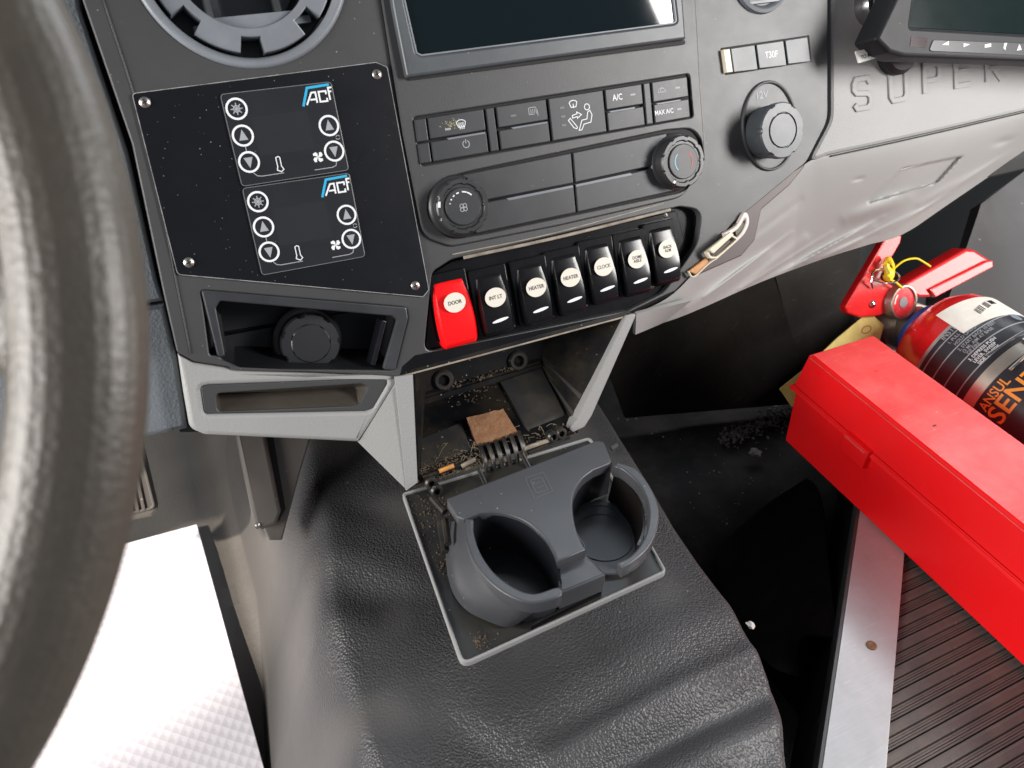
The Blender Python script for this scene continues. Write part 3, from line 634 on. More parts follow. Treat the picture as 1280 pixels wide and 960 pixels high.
for k in range(70):
    a = random.gauss(0, 0.0042), random.gauss(0, 0.002); bmesh.ops.create_icosphere(bm, subdivisions=1, radius=random.uniform(0.0002, 0.0006), matrix=Matrix.Translation((p.x+a[0], p.y+a[1]-0.0002, 0.0056)) @ Matrix.Diagonal((1, 1, .3, 1)))
tag(obj('dried_residue', fin(bm, 'dried_residue'), STAIN, B[2]), kind='stuff')
icon('power_icon', [arc(0, 0, 1, 115, 425, 16), [(0, .2), (0, 1.3)]], Q(.158, .72), 0.0030, 0.0007, PALE, B[3])
icon('rear_defrost_icon', [[(-1, -.7), (-1, .7), (-.7, .9), (.7, .9), (1, .7), (1, -.7)], [(-1, -.7), (.4, -.7)]]+[[(x, -.5), (x+.1, 0), (x, .5)] for x in (-.5, 0, .5)]+[[(1.3, -1.2), (1.3, .2)]], Q(.398, .24), 0.0036, 0.0006, PALE, B[5])
icon('airflow_icon', [arc(.75, 1.0, .32, 0, 360, 14)[:-1], [(1.05, .6), (1.25, .1), (1.0, -.65), (.1, -.75), (-.25, -1.3), (-.6, -1.3), (-.1, -.3), (.55, -.25), (.75, .45)],
      [(-1.2, .35), (-.6, .45), (-.6, .65), (-.05, .3), (-.6, -.02), (-.6, .15), (-1.2, .08)], [(-1.75, -.1), (-1.5, .1), (-.75, -.95), (-.85, -1.1), (-1.2, -.95)], arc(-.9, 1.5, .55, 30, 150, 6, .4), [(-1.38, 1.7), (-1.2, 1.2), (-.6, 1.2), (-.42, 1.7)], [(-.9, 1.1), (-.9, 1.55)]],
     Q(.575, .56), 0.0082, 0.0007, WHITE, B[7], closed=(0, 1, 2, 3))
for i, body, s, t, sz in ((8, 'A/C', .715, .24, 0.0075), (12, 'MAX A/C', .893, .76, 0.0060)):
    text('lettering', body, sz, tuple(Q(s, t)), 0.0057, WHITE, B[i], xs=0.85)
icon('recirculate_icon', [[(-1, -.2), (-.8, .2), (-.3, .5), (.4, .5), (.8, .1), (1.05, 0), (1, -.35), (-1, -.35)], arc(.1, 0, .45, 40, 300, 8)], Q(.89, .24), 0.0042, 0.0006, PALE, B[11], closed=(0,))
def barq(px, h=0.006):
    return solid('blank_bar', fillet(Dl(px, h), 0.0012, 2), 0.0005, h, CHAR2, cc, bev=0.0011)
barq([(578, 218), (714, 191), (717, 229), (600, 252), (585, 240)])
barq([(716, 190.5), (834, 166), (832, 204), (719, 228.5)])
b1 = barq([(598, 254), (717, 231.5), (720, 266), (596, 292), (585, 280)]); b2 = barq([(719, 231), (835, 206), (846, 238), (722, 265.5)])
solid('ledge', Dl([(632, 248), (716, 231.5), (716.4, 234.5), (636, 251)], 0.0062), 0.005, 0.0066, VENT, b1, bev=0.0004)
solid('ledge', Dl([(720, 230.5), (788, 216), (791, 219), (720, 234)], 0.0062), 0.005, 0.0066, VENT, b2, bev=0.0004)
KN = mat('knob_plastic', (0.020, 0.021, 0.023), 0.36, rvar=0.06, dust=0.05, mottle=0.4)
def knob(px, R0, H0, label):
    c = D(*px, 0.003)
    k = obj('knob', fin(lathe_bm([(R0, 0.0005), (R0, 0.005), (R0-0.0012, 0.0064), (R0*0.86, 0.0075), (R0*0.84, H0*0.72), (R0*0.82, H0*0.76)], *c, n=80), 'knob', 50), KN, cc)
    obj('grip_ring', fin(lathe_bm([(R0*0.83, H0*0.70), (R0*0.86, H0*0.74), (R0*0.85, H0*0.94), (R0*0.81, H0), (R0*0.70, H0), (R0*0.66, H0-0.0016), (R0*0.60, H0-0.0016)], *c, n=160, notch=lug(9, 0.045, 0.8, H0*0.72, H0*1.01)), 'grip_ring', 40), KN, k)
    obj('cap', fin(lathe_bm([(R0*0.60, H0-0.002), (R0*0.60, H0-0.0005), (R0*0.57, H0), (0.0005, H0)], *c, n=48), 'cap', 40), CHAR2, k)
    return k, c
R0 = rpx(572, 258, 39)
k, c = knob((572, 258), R0, 0.018, '')
icon('fan_icon', [arc(.45*math.cos(a), .45*math.sin(a), .38, 0, 360, 10)[:-1] for a in (.8, 2.37, 3.94, 5.5)], (c[0], c[1]-0.001), 0.0045, 0.0006, PALE, k, 0.0181, closed=(0, 1, 2, 3))
icon('speed_marks', [arc(0, 0, 1, a-w_, a+w_, 3) for a, w_ in ((160, 2), (143, 3), (125, 4), (105, 6), (75, 10), (52, 11))], c, R0*0.45, 0.0011, WHITE, k, 0.0181)
icon('pointer', [[(-.80, .10), (-.76, .28)]], c, R0, 0.0022, WHITE, k, 0.0181)
R1 = rpx(842, 201, 36)
k, c = knob((842, 203), R1, 0.020, '')
icon('cold_mark', [arc(0, 0, 1, 130, 225, 10)], c, R1*0.36, 0.0009, mat('printed_light_blue', (0.2, 0.5, 0.65), 0.5), k, 0.0201)
icon('hot_mark', [arc(0, 0, 1, 50, -45, 10)], c, R1*0.36, 0.0009, REDP, k, 0.0201)
icon('pointer', [[(-.50, -.60), (-.44, -.66)]], c, R1, 0.0025, WHITE, k, 0.0201)
# ================================================================ three button strip and 12 V outlet
bs = thing('button_strip', 'narrow strip of three grey blank buttons beside the small vent, lettered T30F in the middle', 'button strip', (*D(958, 68), 0))
solid('recess', fillet(Dl([(901, 60), (1011, 44), (1014, 77), (907, 94)]), 0.001), -0.001, 0.0006, SEAM, bs)
solid('end_cap', fillet(Dl([(904, 62), (912, 61), (916, 90), (908, 91)], 0.004), 0.0006), 0, 0.0045, CREAM, bs, bev=0.0006)
for a, b in (((913, 60.5), (943, 56)), ((945, 55.8), (979, 50.8)), ((981, 50.4), (1009, 46))):
    o = solid('button', fillet(Dl([(a[0], a[1]), (b[0], b[1]), (b[0]+4, b[1]+31), (a[0]+4, a[1]+30)], 0.004), 0.0006), 0, 0.0045, BEZEL, bs, bev=0.0007)
    if a[0] == 945: text('lettering', 'T30F', 0.0085, D(964, 68.5, 0.0045), 0.0047, WHITE, o, xs=0.9)
po = thing('power_outlet', 'large round capped 12V power outlet at the right end of the centre stack', 'power outlet', (*D(962, 158), 0))
pc = D(961, 158); ru = rpx(961, 158, 44); rv = rpx(961, 158, 56)
solid('base_rim', [circ(*pc, ru, 64, rv), circ(*pc, ru-0.003, 64, rv-0.003)], 0, 0.003, CHAR, po, bev=0.0013)
solid('base_dish', circ(*pc, ru-0.0028, 64, rv-0.0028), 0, 0.0008, CHAR2, po, bev=0.0002)
text('lettering', '12V', 0.010, D(952, 119, 0.001), 0.0010, PALE, po)
kc = D(955, 166); rk = rpx(955, 166, 32)
obj('cap', fin(lathe_bm([(rk, 0.0006), (rk*1.0, 0.018), (rk*1.02, 0.020), (rk*1.02, 0.026), (rk*0.97, 0.0275), (rk*0.70, 0.0278), (rk*0.68, 0.0265), (rk*0.64, 0.0265), (rk*0.62, 0.0280), (0.001, 0.0282)], *kc, n=140, notch=lug(6, 0.05, 0.8, 0.0179, 0.0276)), 'cap', 40), BEZEL, po)
# ================================================================ folded clip in the corner recess
rc = thing('corner_recess', 'dark maroon recess at the lower right corner of the centre stack holding a metal clip', 'recess', (*D(895, 305), -0.01))
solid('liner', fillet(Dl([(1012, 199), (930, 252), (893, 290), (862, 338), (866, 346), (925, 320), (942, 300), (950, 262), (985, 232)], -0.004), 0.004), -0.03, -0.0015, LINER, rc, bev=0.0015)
cl = thing('metal_clip', 'bent cream metal clip with an amber tongue, right of the rocker switches', 'clip', (*D(895, 305), 0))
solid('amber_tongue', fillet(Dl([(861, 339), (884, 322), (886, 330), (872, 344)], 0.004), 0.0006), 0.001, 0.004, AMBER, cl, bev=0.0006)
solid('frame', ribbon(fillet(Dl([(884, 316), (913, 294), (922, 299), (896, 322), (888, 322)], 0.008), 0.001), 0.0022, True), 0.004, 0.009, CREAM, cl, bev=0.0006)
solid('frame', ribbon(cr(Dl([(861, 339), (868, 346), (886, 330), (898, 322)], 0.006), 4), 0.0011), 0.003, 0.006, CREAM, cl, bev=0.0003)
solid('bar', fillet(Dl([(885, 312), (912, 290), (917, 293), (891, 317)], 0.010), 0.0008), 0.009, 0.0115, CREAM, cl, bev=0.0007)
solid('hook', ribbon(cr(Dl([(905, 294), (921, 284), (931, 268), (934, 278), (929, 290), (921, 299)], 0.004), 5), 0.0042), 0.001, 0.005, mat('pearl_plastic', (0.6, 0.52, 0.5), 0.35), cl, bev=0.001)
solid('green_insert', fillet(Dl([(918, 281), (928, 275), (930, 284), (920, 295)], 0.003), 0.001), 0.0, 0.0035, mat('dark_green', (0.07, 0.075, 0.03), 0.5), cl)
# ================================================================ aftermarket controller plate
plate = thing('mounting_plate', 'satin black angular mounting plate held by four cross-head screws left of the screen', 'plate', (*D(345, 230), 0))
po_ = fillet(Dl([(165, 117), (470, 78), (484, 84), (536, 362), (529, 371), (222, 343)], 0.002), [0.003, 0.002, 0.003, 0.003, 0.003, 0.004])
solid('plate', po_, 0.0003, 0.0022, PBLK, plate, bev=0.0003)
solid('plate_edge', ribbon(po_, 0.0005, True), 0.0003, 0.00225, mat('raw_plate_edge', (0.32, 0.32, 0.32), 0.4, mottle=0.8, mscale=90, mcol=(0.08, 0.08, 0.08)), plate)
def screw_mesh(r):
    bm = lathe_bm([(r, 0), (r*0.98, r*0.25), (r*0.7, r*0.5), (0.0002, r*0.58)], n=24)
    for a in (0.3, 0.3+math.pi/2):
        b = box_bm(-r*0.55, -r*0.13, r*0.3, r*0.55, r*0.13, r*0.6); b.transform(Matrix.Rotation(a, 4, 'Z'))
        me = bpy.data.meshes.new('t'); n0 = len(bm.faces); b.to_mesh(me); b.free(); bm.from_mesh(me); bpy.data.meshes.remove(me)
        bm.faces.ensure_lookup_table()
        for f in bm.faces[n0:]: f.material_index = 1
    me = fin(bm, 'screw'); me.materials.append(STEEL); me.materials.append(SEAM); return me
SM = screw_mesh(0.0040)
for px in ((181, 128), (471, 93), (236, 328), (519, 357)): obj('screw', SM, None, plate, loc=(*D(*px, 0.002), 0.0021))
# controller: built once in its own axes (0..W, 0..Hh), then copied
a0, b0, c0 = D(275, 117, 0.004), D(415, 101, 0.004), D(302, 234, 0.004)
W = math.hypot(b0[0]-a0[0], b0[1]-a0[1])*1.0; Hh = math.hypot(c0[0]-a0[0], c0[1]-a0[1])
org = Vector((*D(302, 234, 0.004), 0.0022)); ang = math.atan2(b0[1]-a0[1], b0[0]-a0[0])
MCt = MD @ Matrix.Translation(org) @ Matrix.Rotation(ang, 4, 'Z')
ct = bpy.data.objects.new('thermostat_controller', None); COL.objects.link(ct); ct.matrix_world = MCt; ABS[ct.name] = Vector((0, 0, 0))
ct['label'] = 'upper of the two black square climate controllers with white touch buttons and blue logo'; ct['category'] = 'controller'; ct['group'] = 'square climate controllers on the black plate'
def cs(name, loops, h0, h1, m, parent=ct, bev=0.0): return solid(name, loops, h0, h1, m, parent, bev, M=MCt)
outl = fillet(rect(0, 0, W, Hh), 0.0035)
cs('body', outl, 0, 0.0016, CTRL, bev=0.0004)
cs('edge_line', ribbon(offs(outl, 0.0006), 0.0004, True), 0.0015, 0.0017, mat('grey_edge_line', (0.16, 0.165, 0.17), 0.5))
cs('display_window', fillet(rect(W*.22, Hh*.30, W*.72, Hh*.72), 0.0008), 0.0015, 0.00165, LCD)
P_ = lambda s, t: (W*s, Hh*(1-t))
rr = 0.0082
def touch(s, t, kind):
    c = P_(s, t)
    o = cs('touch_button', [circ(*c, rr, 32), circ(*c, rr-0.0016, 32)], 0.0015, 0.0019, WHITE)
    if kind in 'ud':
        q = 1 if kind == 'u' else -1; z = rr*0.52
        cs('arrow', [(c[0]-z*.8, c[1]-q*z*.8), (c[0]+z*.8, c[1]-q*z*.8), (c[0], c[1]+q*z*1.1)], 0.0015, 0.0018, PALE if t > .4 else WHITE, o)
    else:
        bm = bmesh.new()
        for k in range(4):
            a = k*math.pi/4; ribs_bm(bm, [(c[0]+rr*.55*math.cos(a), c[1]+rr*.55*math.sin(a)), (c[0]-rr*.55*math.cos(a), c[1]-rr*.55*math.sin(a))], 0.0008, 0.0015, 0.0018+k*0.00002)
        ribs_bm(bm, circ(*c, rr*.3, 10), 0.0007, 0.0015, 0.00195, True)
        obj('sun_icon', fin(bm, 'sun_icon', 0), PALE, o, MCt)
touch(.115, .175, 's'); touch(.115, .46, 'u'); touch(.115, .745, 'd'); touch(.895, .475, 'u'); touch(.895, .76, 'd')
def ci(name, strokes, w_, m, closed=(), h=0.0018):
    bm = bmesh.new()
    for i, st in enumerate(strokes): ribs_bm(bm, [P_(*q) for q in st], w_, 0.0015, h+i*0.00002, i in closed)
    return obj(name, fin(bm, name, 0), m, ct, MCt)
for st_ in ([(.115, .575), (.115, .635)], [(.13, .865), (.16, .905), (.20, .915), (.40, .915)], [(.90, .87), (.885, .92), (.85, .935), (.68, .935)]): ci('connector_line', [st_], 0.0006, PALE)
ci('thermometer_icon', [[(.355, .84), (.355, .74), (.375, .73), (.39, .74), (.39, .84), (.405, .875), (.38, .90), (.345, .875)]], 0.0007, WHITE, closed=(0,))
fc = P_(.735, .80); bm = bmesh.new()
for k in range(4):
    a = k*math.pi/2+0.35; solid_bm([[(fc[0]+x*math.cos(a)-y*math.sin(a), fc[1]+x*math.sin(a)+y*math.cos(a)) for x, y in ((0, 0), (.0010, .0026), (.0002, .0042), (-.0022, .0042), (-.0028, .0026), (-.0014, .0018))]], 0.0015, 0.0018+k*0.00002, bm=bm)
obj('fan_icon', fin(bm, 'fan_icon', 0), WHITE, ct, MCt)
ci('cycle_icon', [[(.955+.02*math.cos(a), .615+.022*math.sin(a)) for a in [i*.6+.4 for i in range(5)]], [(.955+.02*math.cos(a), .615+.022*math.sin(a)) for a in [i*.6+3.5 for i in range(5)]]], 0.0005, PALE)
lg = ci('logo', [[(.735, .225), (.795, .10), (.832, .10), (.832, .215)], [(.775, .175), (.832, .175)], [(.928, .175), (.928, .208), (.862, .208), (.862, .10), (.928, .10), (.928, .135)], [(.988, .068), (.955, .068), (.955, .20)], [(.955, .11), (.98, .11)]], 0.0013, WHITE, h=0.0019)
ci('logo_stripe', [[(.70, .235), (.765, .045), (.97, .035)]], 0.0019, CYAN, h=0.0019)
l2 = MD @ Matrix.Translation(Vector((*D(327, 345, 0.004), 0.0022))) @ Matrix.Rotation(ang-0.01, 4, 'Z')
ct2 = copy_tree(ct, (0, 0, 0), M=l2, label='lower of the two black square climate controllers, nearer the cubby')
# ================================================================ switch bank
sb = thing('switch_panel', 'glossy black switch panel sunk into the dash, carrying a row of seven rocker switches', 'switch panel', (*D(700, 350), -0.005))
swi = offs(sw if area2(sw) > 0 else sw[::-1], -0.0006)
pocket('recess_wall', swi, offs(swi, 0.001), -0.001, -0.012, GLOSS, sb)
solid('panel', fillet(Dl([(540, 342), (566, 326), (846, 263), (856, 300), (826, 366), (786, 388), (532, 438)], -0.006), 0.004), -0.02, -0.0065, GLOSS, sb, bev=0.001)
SM2 = screw_mesh(0.0026)
for px in ((832, 269), (815, 358)): obj('screw', SM2, None, sb, loc=(*D(*px, -0.006), -0.0066))
lpx = [(569.5, 378.5), (620.5, 372), (671.5, 359.5), (714.5, 347), (756, 333.5), (798, 324), (836, 311)]
wd = ['DOOR', 'INT LT', 'HEATER', 'HEATER', 'CLOCK', 'DOME\nAISLE', 'BACK\nALM']
lbl = ['bright red rocker switch with a cream oval label reading DOOR, leftmost in the row',
       'black rocker switch with a cream oval label, directly right of the red switch',
       'black rocker switch, third from the left, its oval label reading HEATER',
       'black rocker switch labelled HEATER in the exact middle of the row',
       'black rocker switch with a faded, nearly blank oval label, third from the right end',
       'black rocker switch with a two-line oval label, second from the right end',
       'black rocker switch with a two-line oval label, last at the right end of the row']
def rocker_bm(w, hgt):
    nv, nu = 22, 14; rows = []
    for j in range(nv+1):
        t = j/nv; v = -hgt*0.62+hgt*t
        hw = w/2*(0.92+0.10*math.sin(math.pi*min(1, t*1.15))**0.8-0.05*t)
        hz = 0.010+0.0040*math.cos((t-0.30)*math.pi*1.05)-0.0015*t
        e = min(t, 1-t)*hgt; rnd = math.sqrt(max(0, 1-max(0, 1-e/0.0035)**2)) if e < 0.0035 else 1
        if e < 0.005: hw *= 1-0.10*(1-e/0.005)**2
        row = []
        for i in range(nu+1):
            s = -1+2*i/nu; x = hw*s; ed = (1-abs(s))*hw; r2_ = math.sqrt(max(0, 1-max(0, 1-ed/0.0028)**2)) if ed < 0.0028 else 1
            z = hz-0.0035*(1-min(r2_, rnd)) - 0.0006*(s*s)
            row.append((x, v, z))
        row = [(row[0][0]*1.02, v if 0 < j < nv else v, -0.002)]+row+[(row[-1][0]*1.02, v, -0.002)]
        rows.append(row)
    a = [(x, y, -0.002) for x, y, z in rows[0]]; b = [(x, y, -0.002) for x, y, z in rows[-1]]
    return grid_bm([a]+rows+[b])
wR = (Vector(D(645, 360, 0.01))-Vector(D(600, 371, 0.01))).length*0.86; hR = (Vector(D(623, 338, 0.01))-Vector(D(628, 418, 0.01))).length*0.98
rme = fin(rocker_bm(wR, hR), 'rocker', 50); rme_red = fin(rocker_bm(wR*1.16, hR*1.06), 'rocker_red', 50)
fme = fin(solid_bm([fillet(rect(-wR*.60, -hR*.60, wR*.60, hR*.47), 0.002)], -0.002, 0.0045, 0.001), 'socket')
lme = fin(solid_bm([circ(0, 0, 0.0102, 32, 0.0088)], 0.0, 0.0003), 'label_plate')
ime = fin(solid_bm([circ(0, 0, 0.0082, 24, 0.0014)], 0.0, 0.0004), 'lens')
for i, (px, t_) in enumerate(zip(lpx, wd)):
    c = D(*px, 0.010); base = -0.0062
    th = thing('rocker_switch', lbl[i], 'switch', (c[0], c[1], base), group='rocker switches in a row on the switch panel')
    ABS_ = (c[0], c[1], base)
    obj('socket', fme, GLOSS if i == 0 else None, th, loc=ABS_)
    o = obj('rocker', rme_red if i == 0 else rme, (REDSW if i == 0 else (GLOSS if i == 1 else None)), th, loc=ABS_)
    if i == 0: o.location.y -= 0.003
    hz = base+0.0138+(0.0002 if i else 0.0001)
    lo = obj('oval_label', lme, LABEL if i == 0 else None, th, loc=(c[0], c[1], hz))
    text('lettering', t_, 0.0048 if '\n' not in t_ else 0.0042, (c[0], c[1]), hz+0.0004, INK if i != 4 else FADED, lo, xs=0.9)
    if i: 
        ln = obj('lens', ime, WHITE if i == 1 else None, th, loc=(c[0]+0.0012, c[1]-0.0215, base+0.01395-0.0004)); ln.rotation_euler = (-0.10, 0, 0.12)
# ================================================================ open cavity behind the cup holder door
cav = thing('storage_cavity', 'dirty open black cavity below the rocker switches with a brown foam block inside', 'cavity', (*D(620, 560), -0.05))
HB = -0.075
O = [d3(513, 468, 0.001), d3(788, 393, 0.001), d3(722, 541, 0.001), d3(519, 606, 0.001)]
I = [d3(527, 440, HB), d3(684, 405, HB), d3(677, 456, HB), d3(527, 501, HB)]
def wallq(name, a, b, c, d, m, thick=0.004, n=5):
    a, b, c, d = map(Vector, (a, b, c, d))
    rows = [[tuple((a*(1-i/n)+b*i/n)*(1-j/n)+(d*(1-i/n)+c*i/n)*j/n) for i in range(n+1)] for j in range(n+1)]
    return obj(name, fin(grid_bm(rows, thick), name, 30), m, cav)
wallq('back_wall', I[0], I[1], I[2], I[3], CAVITY); wallq('side_wall', O[1], I[1], I[2], O[2], CAVITY); wallq('side_wall', O[0], I[0], I[3], O[3], CAVITY)
wallq('top_wall', O[0], O[1], I[1], I[0], CAVITY); wallq('cavity_floor', I[3], I[2], O[2], O[3], CAVITY)
def fl(s, t, up=0.0):      # point on the cavity floor, s left-right, t back-front
    a = Vector(I[3])*(1-s)+Vector(I[2])*s; b = Vector(O[3])*(1-s)+Vector(O[2])*s; p = a*(1-t)+b*t; return Vector((p.x, p.y+up, p.z))
def slab(name, cs_, up0, up1, m, parent=cav, bev=0.0):
    bm = bmesh.new(); lo = [bm.verts.new(fl(s, t, up0)) for s, t in cs_]; hi = [bm.verts.new(fl(s, t, up1)) for s, t in cs_]
    bm.faces.new(hi); bm.faces.new(lo[::-1])
    for i in range(len(lo)): bm.faces.new((lo[i-1], lo[i], hi[i], hi[i-1]))
    bmesh.ops.recalc_face_normals(bm, faces=bm.faces)
    if bev: bmesh.ops.bevel(bm, geom=bm.edges[:], offset=bev, segments=2, affect='EDGES')
    return obj(name, fin(bm, name), m, parent)
GREYP = mat('greasy_grey_plate', (0.026, 0.026, 0.027), 0.4, mottle=0.8, mscale=40, mcol=(0.055, 0.046, 0.034), dust=0.3, dscale=140, dustcol=(0.3, 0.27, 0.2))
slab('floor_plate', [(.62, .16), (.97, .14), (.97, .80), (.70, .84)], 0.003, 0.008, GREYP, bev=0.0008)
slab('floor_plate', [(.03, .55), (.30, .5), (.34, .86), (.03, .90)], 0.002, 0.006, GREYP, bev=0.0008)
slab('rear_step', [(.01, .0), (.99, .0), (.99, .12), (.01, .12)], 0.0, 0.012, CAVITY, bev=0.002)
# bolts
for px in ((645, 450), (552, 474)):
    c = D(*px, HB)
    b_ = obj('bolt', fin(lathe_bm([(0.011, HB), (0.011, HB+0.006), (0.009, HB+0.008), (0.006, HB+0.008), (0.0055, HB+0.004), (0.001, HB+0.004)], *c, 28), 'bolt'), mat('dark_bolt', (0.03, 0.026, 0.024), 0.35, mottle=0.5) if px[0] == 645 else MATS['dark_bolt'], cav)
# rails on the side wall
def sw_pt(s, t, off=0.0):   # s: 0 back .. 1 front, t: 0 top .. 1 bottom
    a = Vector(I[1])*(1-s)+Vector(O[1])*s; b = Vector(I[2])*(1-s)+Vector(O[2])*s; p = a*(1-t)+b*t; p.x -= off; return p
for t0, t1 in ((.70, .76), (.86, .92)):
    bm = bmesh.new()
    pts = [sw_pt(.08, t0), sw_pt(.90, t0), sw_pt(.90, t1), sw_pt(.08, t1)]; q = [bm.verts.new(p) for p in pts]; r_ = [bm.verts.new(p+Vector((-0.006, 0, 0))) for p in pts]
    bm.faces.new(r_[::-1])
    for i in range(4): bm.faces.new((q[i-1], q[i], r_[i], r_[i-1]))
    bmesh.ops.recalc_face_normals(bm, faces=bm.faces); bmesh.ops.bevel(bm, geom=bm.edges[:], offset=0.0012, segments=2, affect='EDGES')
    obj('rail', fin(bm, 'rail'), GREYP, cav)
# brown foam block with its ridged spring cover
blk = obj('foam_block', None or fin((lambda b: b)(bmesh.new()), 'foam_block'), RUST, cav)
bm = bmesh.new()
tp = [d3(583, 522, -0.030), d3(629, 511, -0.030), d3(647, 540, -0.010), d3(598, 560, -0.010)]
n = 8; rows = [[tuple((Vector(tp[0])*(1-i/n)+Vector(tp[1])*i/n)*(1-j/n)+(Vector(tp[3])*(1-i/n)+Vector(tp[2])*i/n)*j/n+Vector((0, 0.0012*noise.noise(Vector((i*.9, j*.8, 1))), 0))) for i in range(n+1)] for j in range(n+1)]
bm = grid_bm(rows, 0.0)
bm2 = grid_bm([[tuple(Vector(p)+Vector((0, k, -0.0006*k/0.004))) for p in rows[-1]] for k in (0, -0.002, -0.006)], 0)
me_t = bpy.data.meshes.new('t'); bm2.to_mesh(me_t); bm2.free(); bm.from_mesh(me_t)
b3 = grid_bm([[tuple(Vector(r[0])+Vector((0, k, 0))) for r in rows] for k in (0, -0.006)], 0); b3.to_mesh(me_t); b3.free(); bm.from_mesh(me_t)
b3 = grid_bm([[tuple(Vector(r[-1])+Vector((0, k, 0))) for r in rows] for k in (0, -0.006)], 0); b3.to_mesh(me_t); b3.free(); bm.from_mesh(me_t)
bmesh.ops.remove_doubles(bm, verts=bm.verts, dist=1e-6); bmesh.ops.recalc_face_normals(bm, faces=bm.faces)
nm = fin(bm, 'foam_block'); nm.materials.append(RUST); blk.data = nm
RD = mat('black_ridged_plastic', (0.012, 0.012, 0.012), 0.4, mottle=0.6, mcol=(0.06, 0.05, 0.035), mscale=60)
for k in range(6):
    x0 = 600+k*9.6; y0 = 562-k*3.6
    pts = [d3(x0, y0-4, -0.008), d3(x0+3, y0+4, -0.001), d3(x0+6, y0+13, 0.004), d3(x0+8, y0+24, 0.005), d3(x0+9, y0+36, 0.001)]
    obj('ridge', fin(tube_bm(cr(pts, 3), 0.0024, 6), 'ridge'), RD, cav)
slab('block_slot', [(.33, .16), (.58, .16), (.66, .60), (.38, .66)], 0.003, 0.0045, SEAM)
# hinge clutter: rods, clips and grime
for a, b, m in (((549, 589, 0.006), (567, 582, 0.006), AMBER), ((577, 583, 0.006), (594, 574, 0.008), SHINE), ((528, 597, 0.004), (594, 576, 0.004), RD), ((655, 561, 0.006), (690, 549, 0.006), SHINE), ((660, 566, 0.004), (712, 546, 0.004), RD), ((598, 586, 0.01), (610, 612, 0.016), RD), ((652, 566, 0.01), (664, 590, 0.014), RD)):
    obj('hinge_rod', fin(tube_bm([d3(*a), d3(*b)], 0.0022, 8), 'hinge_rod'), m, cav)
for a in ((690, 545, 0.005), (700, 541, 0.005), (538, 603, 0.008), (545, 613, 0.012)):
    obj('hinge_clip', fin(lathe_bm([(0.006, a[2]-0.004), (0.006, a[2]+0.003), (0.0045, a[2]+0.005), (0.003, a[2]+0.005), (0.0028, a[2]), (0.001, a[2])], *D(*a[:2], a[2]), 16), 'hinge_clip'), RD, cav)
bm = bmesh.new()
for k in range(1500):
    if k < 900: s, t = random.uniform(.02, .50), min(1.06, random.gauss(.90, .13))
    elif k < 1200: s, t = random.uniform(.02, .98), min(1.05, random.gauss(.98, .05))
    else: s, t = random.uniform(.2, .75), random.gauss(.1, .12)
    p = fl(s, max(0.01, t), 0.0042 if t > .12 else 0.0125); sz = random.uniform(0.0004, 0.0015)
    bmesh.ops.create_icosphere(bm, subdivisions=1, radius=sz, matrix=Matrix.Translation(p) @ Matrix.Rotation(random.random()*3, 4, 'Z') @ Matrix.Diagonal((random.uniform(.6, 2.2), .8, .7, 1)))
tag(obj('grime', fin(bm, 'grime'), GRIME, cav), kind='stuff')
bm = bmesh.new()
for k in range(90):
    p = fl(random.uniform(.02, .98) if k > 50 else random.uniform(.02, .40), random.gauss(.95, .08), 0.006); q = p+Vector((random.gauss(0, .006), random.gauss(0, .003), random.gauss(0, .004)))
    tube_bm([tuple(p), tuple((p+q)/2+Vector((0, .0015, 0))), tuple(q)], 0.00028, 4, bm=bm)
tag(obj('fibres', fin(bm, 'fibres', 0), mat('dusty_fibre', (0.2, 0.16, 0.11), 0.9), cav), kind='stuff')
# ================================================================ cup holder on its folded-down door
ZT = -0.2725; ZB = -0.228
cup = thing('cup_holder', 'grey double cup holder on a folded-down door with light rim, below the dirty cavity', 'cup holder', (*H(660, 690, ZT), ZT), MH)
def hs(name, loops, z0, z1, m, parent=cup, bev=0.0, seg=2): return solid(name, loops, z0, z1, m, parent, bev, seg, MH, True)
to = fillet(Hl([(502, 616), (577, 832), (834, 714), (738, 545)], ZT), [0.004, 0.008, 0.006, 0.006])
to = to if area2(to) > 0 else to[::-1]
hs('door_rim', [to, offs(to, 0.0026)], ZT-0.0055, ZT, LGREY, bev=0.001)
hs('door_panel', offs(to, 0.0024), ZT-0.008, ZT-0.0025, TRAY)
c1 = [(599, 641), (617, 640), (636, 643), (658, 652), (680, 671), (692, 690), (696, 702)]
c2_ = [(732, 687), (721, 665), (716, 640), (717, 618), (727, 599), (742, 587)]
c1s, c2s = [p[:2] for p in cr(Hl(c1, ZB), 6)], [p[:2] for p in cr(Hl(c2_, ZB), 6)]
tpl = Hl([(558, 623), (746, 550), (755, 552), (765, 578)], ZB)+c2s[::-1]+c1s[::-1]+Hl([(580, 649), (572, 646)], ZB)
tpl = fillet(tpl, [0.002, 0.002, 0.003, 0.006]+[0]*(len(c1s)+len(c2s))+[0.001, 0.004], 4)
hs('top_plate', tpl, ZB-0.010, ZB, CUPG, bev=0.0014, seg=3)
blockp = Hl([(697, 708), (732, 692), (758, 718), (700, 742)], ZB-0.010)
hs('centre_block', fillet(blockp, 0.0015), -0.258, ZB-0.010, CUPG, bev=0.0018, seg=3)
